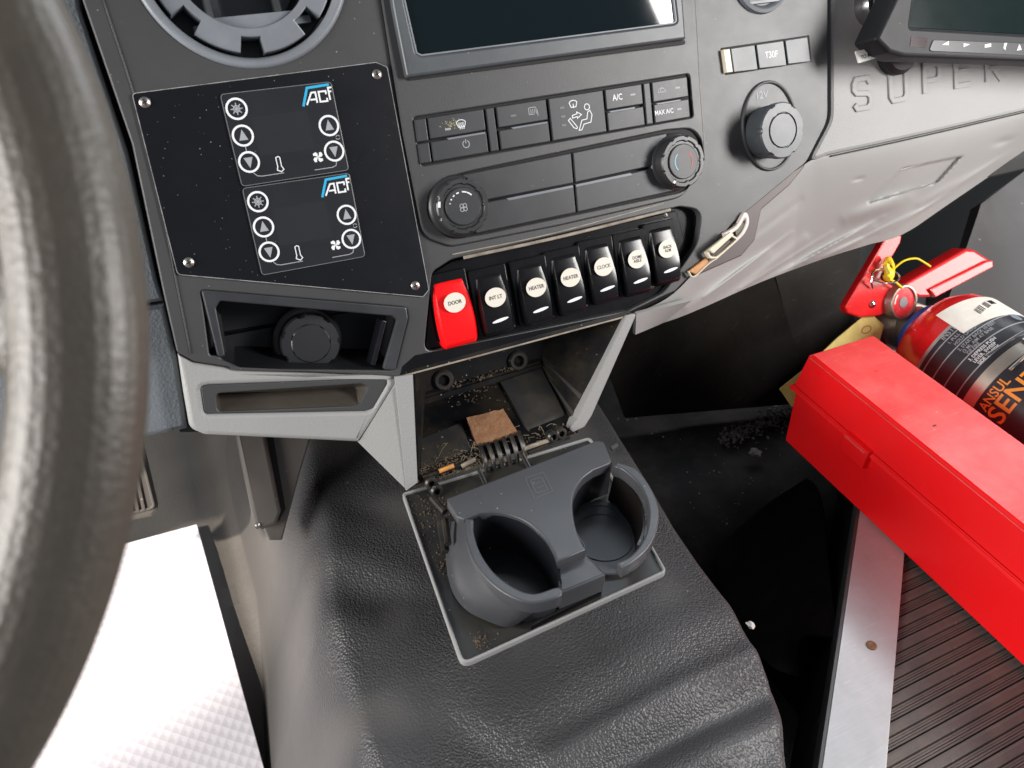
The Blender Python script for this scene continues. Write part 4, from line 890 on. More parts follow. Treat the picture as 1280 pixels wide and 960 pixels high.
# arms
a1o = [(581, 648), (581.5, 671), (592, 702), (611, 727), (636, 745), (664, 754), (692, 749), (702, 744)]
a1i = [(703, 737), (695, 734), (667, 742), (642, 734), (617, 715), (600, 690), (592, 665), (592, 649)]
a2o = [(771, 577), (796, 587), (813, 609), (823, 634), (822, 659), (811, 684), (792, 702), (778, 710)]
a2i = [(772, 703), (788, 695), (803, 677), (810, 656), (810, 631), (799, 606), (780, 588), (768, 583)]
def arm(o, i, base=None):
    po, pi_ = cr(Hl(o, ZB), 5), cr(Hl(i, ZB), 5)
    return hs('arm', po+pi_, ZT+0.001 if base is None else ZB-0.012, ZB+0.0005, CUPG, bev=0.0016, seg=3)
arm(a1o, a1i, 1); arm(a2o, a2i, 1)
gi = cr([(*H(x, y, ZB-0.012), ZB-0.012) for x, y in [(770, 590), (783, 602), (799, 622), (806, 645), (806, 664), (799, 682)]], 5)
grd = [[(p[0]-0.004*t, p[1]-0.001*t, p[2]+(ZT-ZB+0.012)*t) for p in gi] for t in (0, .25, .5, .75, 1)]
obj('far_cup_guard', fin(grid_bm(grd, 0.002), 'far_cup_guard', 50), mat('brown_black_plastic', (0.010, 0.008, 0.007), 0.35, dust=0.2, dscale=170), cup, MH)
# flaring outer wall of the near cup
base = [(562, 652), (557, 690), (563, 733), (580, 760), (606, 775), (636, 784), (660, 771), (674, 757)]
to1 = cr([(*H(x, y, ZB-0.002), ZB-0.002) for x, y in a1o[:-1]+[(700, 746)]], 5); ba1 = cr([(*H(x, y, ZT), ZT) for x, y in base], 5)
ti1 = [(p[0]+0.002, p[1]+0.0012, p[2]) for p in to1]
rows = [[tuple(Vector(a)*(1-t)+Vector(b)*t+Vector((-0.003, -0.001, 0))*math.sin(math.pi*t)) for a, b in zip(ti1, ba1)] for t in [i/10 for i in range(11)]]
obj('near_cup_wall', fin(grid_bm(rows, 0.0022), 'near_cup_wall', 50), CUPG, cup, MH)
def bowl(name, loop, shrink, z0, z1, m, ring=None):
    lp = loop if area2(loop) > 0 else loop[::-1]
    n = len(lp); cx_ = sum(p[0] for p in lp)/n; cy_ = sum(p[1] for p in lp)/n
    bm = bmesh.new(); prev = None
    for k in range(6):
        t = k/5; s = 1-shrink*t
        vs = [bm.verts.new((cx_+(p[0]-cx_)*s, cy_+(p[1]-cy_)*s, z0+(z1-z0)*t)) for p in lp]
        if prev:
            for i in range(n): bm.faces.new((prev[i-1], vs[i-1], vs[i], prev[i]))
        prev = vs
    bm.faces.new(prev)
    o = obj(name, fin(bm, name, 50), m, cup, MH)
    if ring:
        cc_ = circ(cx_+ring[2], cy_+ring[3], ring[0], 48); hs('floor_ring', [cc_, offs(cc_, 0.0012)], z1-0.001, z1+0.0009, m, o, bev=0.0003)
    return o
w1 = cr([(*p, 0) for p in Hl(c1+[(703, 725)]+a1i[1:], ZB)], 4, True); w1 = [p[:2] for p in w1]
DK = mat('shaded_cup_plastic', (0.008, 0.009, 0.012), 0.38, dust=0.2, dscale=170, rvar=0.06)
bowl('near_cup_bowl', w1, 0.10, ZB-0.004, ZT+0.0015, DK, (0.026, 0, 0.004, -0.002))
# far cup: a wall under the plate edge, a grey round floor insert with a raised rim
e2 = cr([(*H(x, y, ZB-0.004), ZB-0.004) for x, y in [(699, 703)]+c2_+[(765, 578)]], 4)
rows = [[(p[0], p[1], p[2]+(ZT-ZB+0.004)*t) for p in e2] for t in (0, .25, .5, .75, 1)]
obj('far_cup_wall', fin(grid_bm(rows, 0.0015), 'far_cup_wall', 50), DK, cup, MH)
f2 = H(753, 672, ZT)
obj('far_cup_floor', fin(lathe_bm([(0.041, ZT-0.003), (0.041, ZT+0.0015), (0.040, ZT+0.0022), (0.036, ZT+0.0020), (0.0355, ZT+0.001), (0.027, ZT+0.001), (0.0265, ZT+0.0019), (0.0255, ZT+0.0019), (0.025, ZT+0.001), (0.001, ZT+0.001)], f2[0], f2[1], 64), 'far_cup_floor'), CUPG, cup, MH)
obj('hinge_pin', fin(tube_bm([(*H(764, 561, ZB-0.004), ZB-0.004), (*H(772, 556, ZB-0.002), ZB-0.002)], 0.0022, 8), 'hinge_pin'), CUPG, cup, MH)
for a, b, z in (((556, 650), (560, 680), -0.245), ((548, 640), (556, 690), -0.262), ((540, 622), (556, 640), -0.25)):
    obj('side_link', fin(tube_bm([(*H(*a, z), z), (*H(*b, z), z)], 0.003, 8), 'side_link'), RD, cup, MH)
hs('front_foot', Hl([(672, 764), (750, 730), (752, 742), (664, 785)], ZT), ZT-0.003, ZT+0.006, GLOSS, bev=0.001)
# moulded symbol on the plate
bm = bmesh.new(); zc = ZB
for k, pts in enumerate(([(657, 598), (679, 590), (691, 614), (668, 624)], [(663, 601), (677, 596), (685, 612), (671, 617)], [(667, 606), (679, 602)], [(670, 611), (681, 607)])):
    ribs_bm(bm, fillet(Hl(pts, zc), 0.0015) if len(pts) > 2 else Hl(pts, zc), 0.0009, zc-0.0004, zc+0.0003+k*0.00002, len(pts) > 2)
obj('moulded_symbol', fin(bm, 'moulded_symbol', 0), mat('moulded_mark', (0.085, 0.088, 0.094), 0.5), cup, MH)
for k in range(28):
    px = random.uniform(600, 750), random.uniform(560, 640)
tag(cup, None)
bm = bmesh.new()
for k in range(420):
    if k < 300: x, y = H(random.uniform(512, 572), random.uniform(612, 720), ZT)
    else: x, y = H(random.gauss(592, 12), random.gauss(800, 8), ZT)
    if not (H(505, 620, ZT)[0] < x+0.0 < 0.0): continue
    bmesh.ops.create_icosphere(bm, subdivisions=1, radius=random.uniform(0.0003, 0.0011), matrix=Matrix.Translation((x, y, ZT-0.0022)))
tag(obj('grime', fin(bm, 'grime'), GRIME, cup, MH), kind='stuff')

# ================================================================ bracket and pedal on the driver's side
br = thing('console_bracket', 'dusty grey plastic bracket reaching down from the light trim to the driver floor', 'bracket', (*D(335, 655, -0.10), -0.10))
BRK = mat('dusty_bracket_plastic', (0.085, 0.078, 0.072), 0.5, mottle=0.6, mscale=14, mcol=(0.12, 0.105, 0.09), dust=0.12, dscale=120, dustcol=(0.4, 0.38, 0.34))
hb = -0.10
solid('rail', fillet(Dl([(292, 530), (330, 530), (352, 640), (346, 656), (326, 664), (318, 655)], hb), 0.003), hb-0.03, hb, BRK, br, bev=0.004, seg=3)
solid('plate', fillet(Dl([(318, 525), (390, 525), (372, 585), (350, 668), (334, 668), (326, 650)], hb-0.03), 0.002), hb-0.045, hb-0.012, BRK, br, bev=0.002)
solid('groove', Dl([(329, 530), (339, 530), (357, 636), (348, 652)], hb-0.012), hb-0.013, hb-0.0115, SEAM, br)
obj('rivet', fin(lathe_bm([(0.003, hb-0.001), (0.003, hb+0.001), (0.001, hb+0.002)], *D(322, 657, hb), 14), 'rivet'), STEEL, br)
pd = thing('accelerator_pedal', 'ribbed dusty rubber pedal half hidden behind the steering wheel rim', 'pedal', (*D(175, 610, -0.26), -0.27))
hp = -0.26
solid('pad', fillet(Dl([(60, 560), (176, 545), (198, 636), (190, 646), (80, 668)], hp), 0.006), hp-0.016, hp, BRK, pd, bev=0.003)
solid('raised_border', ribbon(fillet(Dl([(64, 566), (172, 551), (193, 634), (86, 660)], hp), 0.005), 0.003, True), hp-0.002, hp+0.002, BRK, pd, bev=0.0008)
for k in range(12):
    f_ = k/12; a = (74+f_*96, 566-f_*12); b = (96+f_*92, 652-f_*16)
    solid('tread_rib', ribbon(Dl([a, b], hp), 0.0036), hp-0.002, hp+0.0028, BRK, pd, bev=0.001)
solid('arm', Dl([(120, 380), (150, 380), (160, 570), (130, 575)], hp-0.02), hp-0.05, hp-0.012, SEAM, pd)
# ================================================================ white board
ZBo = -0.574
NT = BOARD.node_tree; N_ = NT.nodes; vv = N_.new('ShaderNodeTexVoronoi'); vv.inputs['Scale'].default_value = 105; vv.inputs['Randomness'].default_value = 0
tc = N_.new('ShaderNodeTexCoord'); mp = N_.new('ShaderNodeMapping'); mp.inputs['Rotation'].default_value = (0, 0, 0.62); mp.inputs['Scale'].default_value = (1, 0.8, 0)
NT.links.new(tc.outputs['Object'], mp.inputs[0]); NT.links.new(mp.outputs[0], vv.inputs['Vector'])
bp = N_.new('ShaderNodeBump'); bp.inputs['Strength'].default_value = 0.6; bp.inputs['Distance'].default_value = 0.0015; NT.links.new(vv.outputs['Distance'], bp.inputs['Height']); NT.links.new(bp.outputs[0], N_['Principled BSDF'].inputs['Normal'])
wb = solid('board', fillet(Hl([(-80, 743), (246, 655), (352, 1040), (-200, 1150)], ZBo), 0.002), ZBo-0.008, ZBo, BOARD, None, bev=0.0006, M=MH, bottom=True)
tag(wb, 'white dimpled plastic board lying on the driver floor below the steering wheel', 'board')
# ================================================================ step platform on the passenger side
ZP = -0.43
pA = Vector(H(1028, 960, ZP)); pB = Vector(H(1075, 640, ZP)); dr = (pB-pA).normalized(); nr = Vector((dr.y, -dr.x))
wS = (Vector(H(1108, 960, ZP))-pA).dot(nr)
plat = thing('step_platform', 'raised ribbed rubber step with an aluminium edge trim, under the red box', 'step', (*tuple(pA+dr*0.2+nr*0.05), ZP-0.2), MH)
P0, P1 = pA-dr*0.45, pB+dr*0.55
solid('aluminium_trim', [tuple(P0), tuple(P1), tuple(P1+nr*wS), tuple(P0+nr*wS)], ZP-0.006, ZP, ALU, plat, bev=0.0006, M=MH)
solid('trim_side', [tuple(P0-nr*0.0035), tuple(P1-nr*0.0035), tuple(P1), tuple(P0)], ZP-0.03, ZP-0.0008, ALUD, plat, bev=0.0006, M=MH)
solid('riser', [tuple(P0+nr*0.001), tuple(P1+nr*0.001), tuple(P1+nr*0.6), tuple(P0+nr*0.6)], -0.66, ZP-0.011, FOOT, plat, M=MH)
q = H(1089, 807, ZP)
obj('rivet', fin(lathe_bm([(0.0052, ZP), (0.0050, ZP+0.0012), (0.0035, ZP+0.002), (0.0018, ZP+0.0014), (0.0003, ZP+0.0013)], *q, 20), 'rivet'), mat('rusty_rivet', (0.22, 0.12, 0.06), 0.6, metal=0.4, mottle=0.6, mscale=300), plat, MH)
pitch = 0.0205; L_ = 1.3
rbm = box_bm(0, -0.0052, -0.006, L_, 0.0052, 0.0046, 0.0032)
for yy in (-0.0088, -0.0068, 0.0072, 0.0094): box_bm(0, yy-0.0009, -0.003, L_, yy+0.0009, 0.0028, 0.0003, rbm)
rib_me = fin(rbm, 'rib'); y = pA.y-0.12; k = 0
while y < 0.12:
    t = (y-(pA.y))/dr.y; xx = (pA+dr*t).x+wS*0.5
    o = obj('rib', rib_me, RIB if k == 0 else None, plat, MH, loc=(xx, y, ZP-0.0095)); y += pitch; k += 1
# rubber flap standing in the footwell beside the step
fl_rows = []
ctl = [((895, 690), (950, 640), (1010, 600)), ((900, 720), (955, 660), (1022, 610)), ((915, 765), (960, 690), (1030, 640)), ((960, 830), (985, 770), (1040, 730)), ((1000, 845), (1005, 800), (1050, 800))]
FLAP = mat('black_rubber_flap', (0.008, 0.0075, 0.007), 0.5, spec=0.3, mottle=0.5, mscale=30, mcol=(0.03, 0.024, 0.018), scratch=0.4)
z_ = [(-0.615, -0.60, -0.55), (-0.61, -0.59, -0.54), (-0.60, -0.57, -0.53), (-0.57, -0.55, -0.50), (-0.56, -0.52, -0.48)]
cc_ = [cr([(*H(*p, z), z) for p, z in zip(r_, zz)], 8) for r_, zz in zip(ctl, z_)]
cols = list(zip(*[tuple(map(tuple, r_)) for r_ in cc_])); rows = [cr(c, 6) for c in cols]
fo_ = obj('rubber_flap', fin(grid_bm(rows, 0.004), 'rubber_flap', 60), FLAP, M=MH)
tag(fo_, 'curled black rubber flap in the footwell between vinyl cover and aluminium strip', 'rubber flap')
# ================================================================ red box
XB0, XB1, YB0, YB1 = 0.307, 0.411, -0.62, -0.094
bx = thing('emergency_kit_box', 'long bright red plastic box with a hinged lid lying on the ribbed step', 'box', (0.36, -0.35, ZP+0.0005), MH)
def frustum(name, r0, z0, r1, z1, m, bev, parent, extra=None):
    bm = bmesh.new(); lo = [bm.verts.new((x, y, z0)) for x, y in rect(*r0)]; hi = [bm.verts.new((x, y, z1)) for x, y in rect(*r1)]
    bm.faces.new(lo[::-1]); bm.faces.new(hi)
    for i in range(4): bm.faces.new((lo[i-1], lo[i], hi[i], hi[i-1]))
    bmesh.ops.bevel(bm, geom=bm.edges[:], offset=bev, segments=3, affect='EDGES')
    return obj(name, fin(bm, name, 30), m, parent, MH)
frustum('body', (XB0+0.001, YB0, XB1-0.002, YB1-0.002), ZP+0.001, (XB0, YB0-0.004, XB1, YB1+0.004), -0.349, REDBOX, 0.0025, bx)
frustum('lid_lip', (XB0-0.0045, YB0-0.01, XB1+0.004, YB1+0.012), -0.3495, (XB0-0.003, YB0-0.008, XB1+0.003, YB1+0.010), -0.3435, REDBOX, 0.0012, bx)
lid = frustum('lid', (XB0-0.002, YB0-0.008, XB1+0.002, YB1+0.009), -0.346, (XB0+0.003, YB0, XB1+0.001, YB1+0.004), -0.2945, REDLID, 0.004, bx)
lid.data.materials.append(REDBOX)
for p in lid.data.polygons:
    if p.normal.x < -0.5: p.material_index = 1
lx, ly = XB0-0.003, X((1078, 546), XB0)[1]
obj('latch', fin(box_bm(XB0-0.009, ly-0.020, -0.366, XB0+0.002, ly+0.016, -0.340, 0.0016), 'latch'), REDBOX, bx, MH)
obj('latch_bead', fin(box_bm(XB0-0.0115, ly-0.018, -0.3435, XB0-0.006, ly+0.014, -0.3415, 0.0006), 'latch_bead'), REDLID, bx, MH)
for px, s in (((1168, 532), 0.003), ((1095, 464), 0.0022)):
    c = H(*px, -0.2944); obj('nick', fin(solid_bm([circ(*c, s, 9, s*0.4)], -0.2946, -0.2942), 'nick', 0), mat('dark_nick', (0.12, 0.02, 0.02), 0.6) if s == 0.003 else REDBOX, bx, MH)
tg = solid('card_tag', fillet(Dl([(1086, 390), (1105, 406), (1098, 432), (1040, 460), (1002, 512), (990, 508), (975, 486), (1010, 458), (1045, 424)], -0.112), 0.002), -0.1135, -0.112, TAG, None, bottom=True)
tag(tg, 'yellow printed card tag wedged behind the left end of the red box', 'tag')
ABS[tg.name] = Vector((0, 0, 0)); solid('printed_oval', [circ(*D(1083, 412, -0.112), 0.009, 24, 0.0055), circ(*D(1083, 412, -0.112), 0.0075, 24, 0.004)], -0.112, -0.1117, mat('tag_red_ink', (0.35, 0.12, 0.04), 0.6), tg)
# ================================================================ fire extinguisher
CX, CY, CZ, ER = 0.552, -0.098, -0.350, 0.080
hc = lambda h: -0.024+(h+0.052)*0.46
ME = Matrix(((0, 1, 0, CX), (0, 0, 1, CY), (1, 0, 0, CZ), (0, 0, 0, 1)))      # local x = up, y = right, z = along the bottle
ex = thing('fire_extinguisher', 'red fire extinguisher with a dark instruction label lying behind the red box', 'fire extinguisher', (-ER, 0, -0.2), ME)
obj('bottle', fin(lathe_bm([(0.03, -0.56), (ER-0.004, -0.555), (ER, -0.545), (ER, -0.012), (ER-0.004, 0.006), (ER-0.016, 0.022), (ER-0.036, 0.034), (0.026, 0.040), (0.024, 0.044)], n=72), 'bottle', 50), REDPAINT, ex, ME)
obj('collar', fin(lathe_bm([(0.036, 0.036), (0.038, 0.040), (0.037, 0.0445), (0.030, 0.046)], n=40), 'collar'), BLUE, ex, ME)
obj('neck', fin(lathe_bm([(0.026, 0.040), (0.026, 0.060), (0.022, 0.066), (0.018, 0.085), (0.012, 0.088)], n=32), 'neck'), BRASS, ex, ME)
def pol(th, r, h): return (r*math.sin(th), r*math.cos(th), h)           # th measured from world +X towards +Z
def wrap(name, t0, t1, h0, h1, m, parent, dr_=0.0006, n=40, skew=0.0):
    rows = [[pol(math.radians(t0+(t1-t0)*i/n), ER+dr_, h+skew*(i/n-0.5)) for i in range(n+1)] for h in (h0, h1)]
    rows = [[pol(math.radians(t0+(t1-t0)*i/n), ER, h0+skew*(i/n-0.5)) for i in range(n+1)]]+rows+[[pol(math.radians(t0+(t1-t0)*i/n), ER, h1+skew*(i/n-0.5)) for i in range(n+1)]]
    return obj(name, fin(grid_bm(rows), name, 50), m, parent, ME)
lab = wrap('instruction_label', 35, 215, -0.46, -0.028, DLAB, ex)
wrap('label_margin', 34, 200, -0.028, -0.024, mat('label_margin_grey', (0.3, 0.29, 0.29), 0.4), ex, 0.0006)
wrap('grey_side_band', 18, 46, -0.45, -0.014, mat('grey_label_band', (0.22, 0.22, 0.23), 0.4, mottle=0.5, mscale=90), ex, 0.0007)
for h in (-0.078, -0.112, -0.150, -0.190, -0.232): wrap('label_rule', 48, 185, hc(h)-0.0007, hc(h)+0.0007, PALE, lab, 0.0009, skew=0.004)
def wtext(name, body, size, th0, h, m, parent, dr_=0.0009, xs=0.9):
    me = text_mesh(body, size, 0.0001, 'LEFT', xs=xs)
    bm = bmesh.new(); bm.from_mesh(me); bmesh.ops.triangulate(bm, faces=bm.faces)
    bmesh.ops.subdivide_edges(bm, edges=[e for e in bm.edges if e.calc_length() > 0.006], cuts=1)
    for v in bm.verts:
        x, y = v.co.x, v.co.y; v.co = Vector(pol(math.radians(th0)-x/ER, ER+dr_+v.co.z, h+y))
    bm.to_mesh(me); bm.free(); return obj(name, me, m, parent, ME)
for body, size, th0, h in (('INSTRUCTIONS', 0.020, 150, -0.066), ('1. PULL PIN.', 0.0125, 150, -0.088), ('HOLD UPRIGHT.', 0.0125, 148, -0.102), ('2. START BACK 10 FEET', 0.0125, 150, -0.121), ('(3 M). AIM AT BASE', 0.0125, 149, -0.133), ('OF FIRE.', 0.0125, 148, -0.144),
                           ('3. DEPRESS PUSH', 0.0125, 152, -0.160), ('LEVER. SWEEP', 0.0125, 151, -0.172), ('SIDE TO SIDE.', 0.0125, 150, -0.184)):
    wtext('lettering', body, size*0.47, th0-8, hc(h), PALE if h > -0.15 else WHITE, lab)
wtext('lettering', 'ANSUL', 0.016, 171, -0.121, ORANGE, lab); wtext('lettering', 'SENTRY', 0.030, 173, -0.139, ORANGE, lab, xs=1.1)
for th, h, s in ((80, -0.058, 0.013), (70, -0.076, 0.014), (84, -0.094, 0.012)):     # pale pictograms
    c = [(h+s*.7*math.sin(a), th+s/ER*57.3*.5*math.cos(a)) for a in [i*math.pi/5 for i in range(10)]]
    bm = bmesh.new(); bm.faces.new([bm.verts.new(pol(math.radians(t_), ER+0.0010, hh)) for hh, t_ in c]); obj('pictogram', fin(bm, 'pictogram'), mat('pale_blue_print', (0.2, 0.24, 0.28), 0.4) if th == 80 else MATS['pale_blue_print'], lab, ME)
st = wrap('sticker', 62, 128, -0.050, -0.008, mat('white_sticker', (0.74, 0.70, 0.63), 0.5, mottle=0.3, mscale=50), ex, 0.0012, skew=0.012)
random.seed(5)
h_ = -0.032
for k in range(9):
    t_ = 104-k*1.9-(2 if k > 4 else 0); wrap('barcode_bar', t_, t_-random.choice((.5, .9, 1.2)), h_-0.004+0.0007*k, h_+0.006+0.0007*k, INK, st, 0.0014, 2)
wrap('sticker_mark', 84, 77, -0.028, -0.020, SEAM, st, 0.0014, 4)
BAND = mat('steel_band', (0.50, 0.46, 0.40), 0.35, metal=0.8, mottle=0.4, mscale=40, mcol=(0.4, 0.35, 0.28))
bd = wrap('strap', 70, 200, -0.111, -0.096, BAND, ex, 0.0022)
obj('buckle', fin(tube_bm(cr([pol(math.radians(a), ER+0.010, h) for a, h in ((134, -0.088), (102, -0.092), (88, -0.097), (88, -0.109), (102, -0.114), (134, -0.119))], 6), 0.0018, 8), 'buckle'), CHROME, bd, ME)
wrap('buckle_plate', 84, 106, -0.110, -0.096, mat('bright_steel', (0.75, 0.72, 0.66), 0.2, metal=1.0), bd, 0.006)
# head: built facing the camera side, in planes parallel to the dash
he = -0.105
solid('valve_block', fillet(Dl([(1098, 392), (1135, 372), (1172, 384), (1160, 428), (1146, 444), (1118, 432)], he), 0.004), he-0.05, he-0.012, BRASS, ex, bev=0.003, M=MD)
def dobj(name, me, m, parent=ex): 
    o = bpy.data.objects.new(name, me); COL.objects.link(o)
    if m: me.materials.append(m)
    o.parent = parent; o.matrix_parent_inverse = Matrix.Identity(4)
    bpy.context.view_layer.update(); o.matrix_world = MD; ABS[o.name] = Vector((0, 0, 0)); return o
for ch in [c for c in ex.children if c.name.startswith('valve_block')]:
    bpy.context.view_layer.update(); ch.matrix_world = MD
def ds(name, loops, h0, h1, m, parent=ex, bev=0.0, seg=2):
    if not isinstance(loops[0][0], (list, tuple)): loops = [loops]
    return dobj(name, fin(solid_bm(loops, h0, h1, bev, seg, True), name), m, parent)
ds('carry_handle', fillet(Dl([(1056, 384), (1108, 296), (1118, 290), (1128, 294), (1126, 304), (1100, 348), (1124, 360), (1118, 388), (1098, 395), (1076, 397), (1060, 392)], he), [.003, .002, .004, .003, .002, .004, .004, .003, .004, .004, .003]), he-0.010, he, REDPAINT, bev=0.0025)
ds('handle_fold', fillet(Dl([(1120, 304), (1128, 303), (1133, 308), (1117, 338), (1106, 334)], he), 0.002), he-0.03, he-0.014, REDPAINT, bev=0.002)
ds('squeeze_lever', fillet(Dl([(1128, 358), (1210, 311), (1220, 312), (1239, 324), (1240, 333), (1168, 372), (1150, 372)], he-0.01), 0.003), he-0.035, he-0.012, REDPAINT, bev=0.004, seg=3)
ds('lever_flange', fillet(Dl([(1160, 362), (1232, 326), (1240, 325), (1240, 334), (1168, 372)], he-0.01), 0.002), he-0.030, he-0.008, REDPAINT, bev=0.002)
c = D(1090, 380, he); dobj('rivet', fin(lathe_bm([(0.0052, he), (0.0050, he+0.002), (0.003, he+0.0035), (0.0005, he+0.004)], *c, 20), 'rivet'), CHROME)
c = D(1130, 378, he+0.01); g = rpx(1130, 378, 22, he+0.01)
gg = dobj('pressure_gauge', fin(lathe_bm([(g, he-0.02), (g, he+0.009), (g*0.96, he+0.011), (g*0.86, he+0.011), (g*0.84, he+0.008), (0.0005, he+0.008)], *c, 48), 'pressure_gauge'), BRASS)
dobj('dial_face', fin(solid_bm([circ(*c, g*0.84, 40)], he+0.008, he+0.0085), 'dial_face'), mat('gauge_red', (0.7, 0.03, 0.04), 0.3, mottle=0.3, mscale=200, mcol=(0.8, 0.2, 0.2)), gg)
dobj('dial_hub', fin(solid_bm([circ(*c, g*0.30, 24)], he+0.0085, he+0.0095), 'dial_hub'), MATS['grey_label_band'], gg)
dobj('dial_arc', fin(ribs_bm(bmesh.new(), [(c[0]+g*.62*math.cos(a), c[1]+g*.62*math.sin(a)) for a in [2.2+i*.15 for i in range(7)]], 0.0025, he+0.0085, he+0.009), 'dial_arc', 0), LABEL, gg)
dobj('pull_ring', fin(tube_bm([(*D(1107+17*math.cos(a), 345+8.5*math.sin(a), he+0.012), he+0.012+0.004*math.sin(a)) for a in [i*math.pi/14 for i in range(28)]], 0.0013, 8, closed=True), 'pull_ring'), CHROME)
dobj('pull_pin', fin(tube_bm([d3(1092, 342, he+0.010), d3(1089, 352, he+0.008), d3(1091, 360, he+0.003)], 0.0013, 8), 'pull_pin'), CHROME)
dobj('tamper_seal', fin(tube_bm(cr([d3(1112, 321, he+0.008), d3(1108, 332, he+0.010), d3(1112, 343, he+0.013), d3(1107, 349, he+0.013)], 5), [0.001]+[0.0045]*7+[0.0062]*7+[0.004], 8), 'tamper_seal'), YEL)
for k in range(4): dobj('seal_strand', fin(tube_bm(cr([d3(1103+k*2, 331-k, he+0.010), d3(1112+k, 322+3*k, he+0.016), d3(1118, 332+3*k, he+0.012)], 4), 0.0011, 6), 'seal_strand'), YEL)
dobj('seal_tail', fin(tube_bm(cr([d3(1117, 336, he+0.012), d3(1130, 326, he+0.016), d3(1144, 323, he+0.018), d3(1152, 326, he+0.018), d3(1163, 333, he+0.014)], 5), 0.0013, 8), 'seal_tail'), YEL)
dobj('seal_tail', fin(tube_bm([d3(1112, 349, he+0.013), d3(1120, 353, he+0.013), d3(1128, 360, he+0.0115)], 0.0015, 8), 'seal_tail'), YEL)
# ================================================================ hung monitor, its cable tag, and the mount
hm = 0.055
mo = thing('mirror_monitor', 'small black monitor with a row of white button symbols, cut by the upper right corner', 'monitor', (*D(1200, 20, hm), hm-0.03))
ob = fillet(Dl([(1095, 49), (1128, -20), (1150, -120), (1500, -100), (1500, 92), (1280, 76), (1130, 71), (1112, 66)], hm), [.004, .006, .01, .01, .01, 0, .004, .006])
ib = fillet(Dl([(1138, 33), (1152, -60), (1480, -50), (1480, 50), (1280, 42)], hm), 0.002)
MB_ = mat('monitor_plastic', (0.012, 0.013, 0.015), 0.5, spec=0.25, rvar=0.06, dust=0.04)
solid('housing', [ob, ib], hm-0.028, hm, MB_, mo, bev=0.004, seg=3, bottom=False)
solid('screen', ib, hm-0.012, hm-0.003, mat('monitor_screen', (0.004, 0.012, 0.011), 0.12, rvar=0.03), mo)
solid('back_shell', offs(ob if area2(ob) > 0 else ob[::-1], 0.003), hm-0.030, hm-0.020, MB_, mo, bottom=True)
solid('sensor_window', Dl([(1139, 46), (1159, 48), (1157, 60), (1137, 58)], hm), hm, hm+0.0004, mat('sensor_red', (0.03, 0.008, 0.012), 0.15), mo)
solid('button_panel', fillet(Dl([(1160, 64), (1166, 50), (1400, 58), (1400, 74)], hm), 0.003), hm, hm+0.0008, CTRL, mo, bev=0.0004)
for i, x in enumerate((1181, 1207, 1234, 1255, 1273)):
    c = D(x, 55+i*1.2, hm); z = 0.0035; hh = hm+0.001
    sh = [[(-1.5, -.1), (1.2, .6), (1.2, -.5)], [(-1.2, .5), (1.4, 0), (-1.2, -.5)], [(-1.4, .5), (1.2, .5), (1.2, -.4), (-1.4, -.4)], [(-.3, 1), (.9, 1), (.3, -.2), (.2, -1), (-.6, -.4)], [(-1, -.7), (1, -.7), (0, 1)]][i]
    solid('button_symbol', [(c[0]+a*z, c[1]+b*z) for a, b in sh], hh-0.0004, hh+0.0002, WHITE, mo)
ct_ = thing('cable_tag', 'small white paper tag with black lettering poking out left of the monitor', 'tag', (*D(1090, 66, 0.03), 0.03))
o = solid('paper', fillet(Dl([(1069, 64), (1110, 56), (1118, 66), (1073, 79)], 0.032), 0.001), 0.031, 0.0325, mat('tag_paper', (0.6, 0.6, 0.57), 0.6), ct_, bottom=True)
text('lettering', 'TO MIRROR', 0.0052, D(1089, 68, 0.0325), 0.0326, SEAM, ct_, rot=0.13)
mt = thing('ball_mount', 'chrome ball mount with a black round foot behind the monitor', 'mount', (*D(1120, 60, 0), -0.004))
cm = D(1121, 62, 0.0)
obj('foot', fin(lathe_bm([(0.026, -0.004), (0.026, 0.004), (0.022, 0.009), (0.010, 0.011), (0.008, 0.03), (0.002, 0.031)], *cm, 40), 'foot'), MB_, mt)
cb_ = D(1099, 4, 0.01); bm = bmesh.new(); bmesh.ops.create_uvsphere(bm, u_segments=32, v_segments=16, radius=0.013, matrix=Matrix.Translation((*cb_, 0.012)))
obj('ball', fin(bm, 'ball'), CHROME, mt)
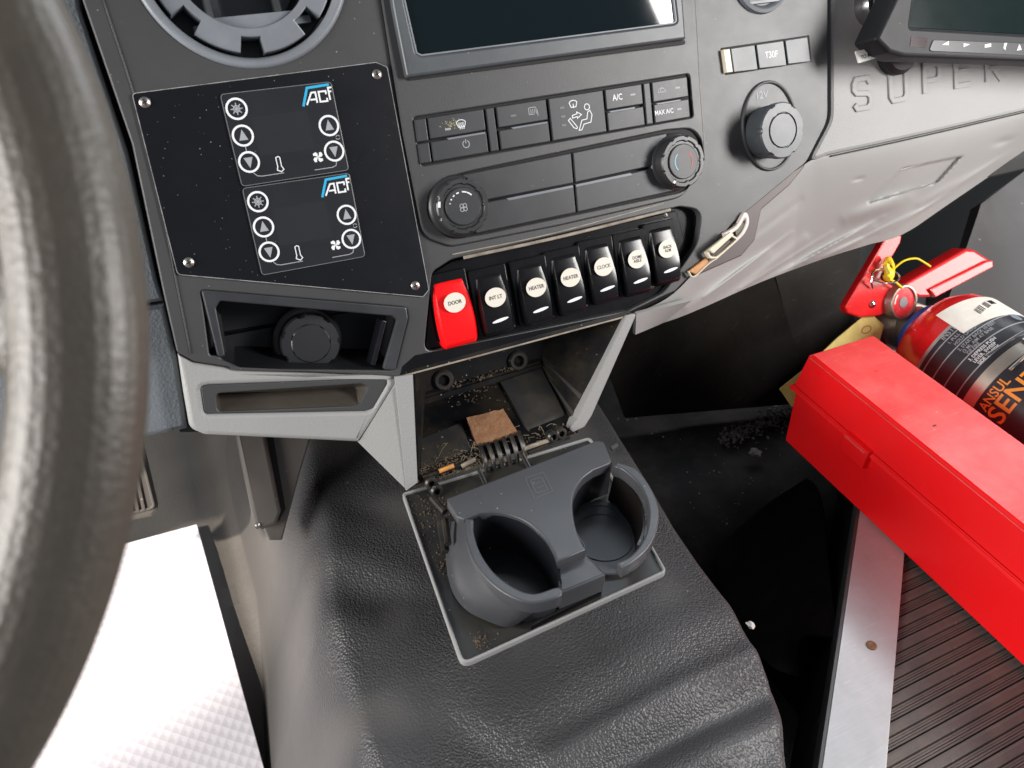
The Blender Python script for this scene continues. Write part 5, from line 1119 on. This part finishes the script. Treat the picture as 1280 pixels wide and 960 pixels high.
obj('ball_cup', fin(lathe_bm([(0.020, -0.004), (0.020, 0.006), (0.017, 0.012), (0.013, 0.010)], *cb_, 32), 'ball_cup'), mat('ball_cup_metal', (0.25, 0.25, 0.26), 0.25, metal=0.9), mt)
# ================================================================ steering wheel in the foreground
MW = MCAM
def wp(px, py, d): return ((px-640)/FPX*d, -(py-480)/FPX*d, -d)
WD = 0.195; wc = wp(-819, 448, WD); rt = 81/FPX*WD; RR = 919/FPX*WD
wh = thing('steering_wheel', 'worn tan-black leather steering wheel rim blurred in the left foreground', 'steering wheel', wc, MW)
bm = bmesh.new(); rows = []
for i in range(180):
    a = 2*math.pi*i/180; row = []
    for k in range(28):
        b = 2*math.pi*k/28; r_ = RR+rt*math.cos(b); row.append(bm.verts.new((wc[0]+r_*math.cos(a), wc[1]+r_*math.sin(a), wc[2]+rt*0.92*math.sin(b))))
    rows.append(row)
for i in range(180):
    A_, B_ = rows[i-1], rows[i]
    for k in range(28): bm.faces.new((A_[k-1], B_[k-1], B_[k], A_[k]))
bmesh.ops.recalc_face_normals(bm, faces=bm.faces)
obj('rim', fin(bm, 'rim', 0), WHEEL, wh, MW)
for p in bpy.data.meshes['rim'].polygons: p.use_smooth = True
rows = []
for j in range(24):
    t = j/23; x = 70-640*t; hy = 165+95*(1-t)**1.5*(0 if t > .9 else 1)+140*max(0, (0.14-abs(t-0.10))); row = []
    hy = 150+ (110 if False else 0) + 100*math.exp(-(t/0.10)**2)
    for k in range(25):
        b = 2*math.pi*k/24; px, py = x, 285+hy*math.sin(b)
        p = wp(px, py, WD); row.append((p[0], p[1], p[2]+0.0115*math.cos(b)*(1-0.2*t)-0.001))
    rows.append(row)
obj('spoke', fin(grid_bm(rows), 'spoke', 60), WHEEL, wh, MW)
obj('hub', fin(lathe_bm([(0.07, wc[2]-0.03), (0.072, wc[2]+0.0), (0.06, wc[2]+0.012), (0.001, wc[2]+0.016)], wc[0], wc[1], 48), 'hub'), WHEEL, wh, MW)
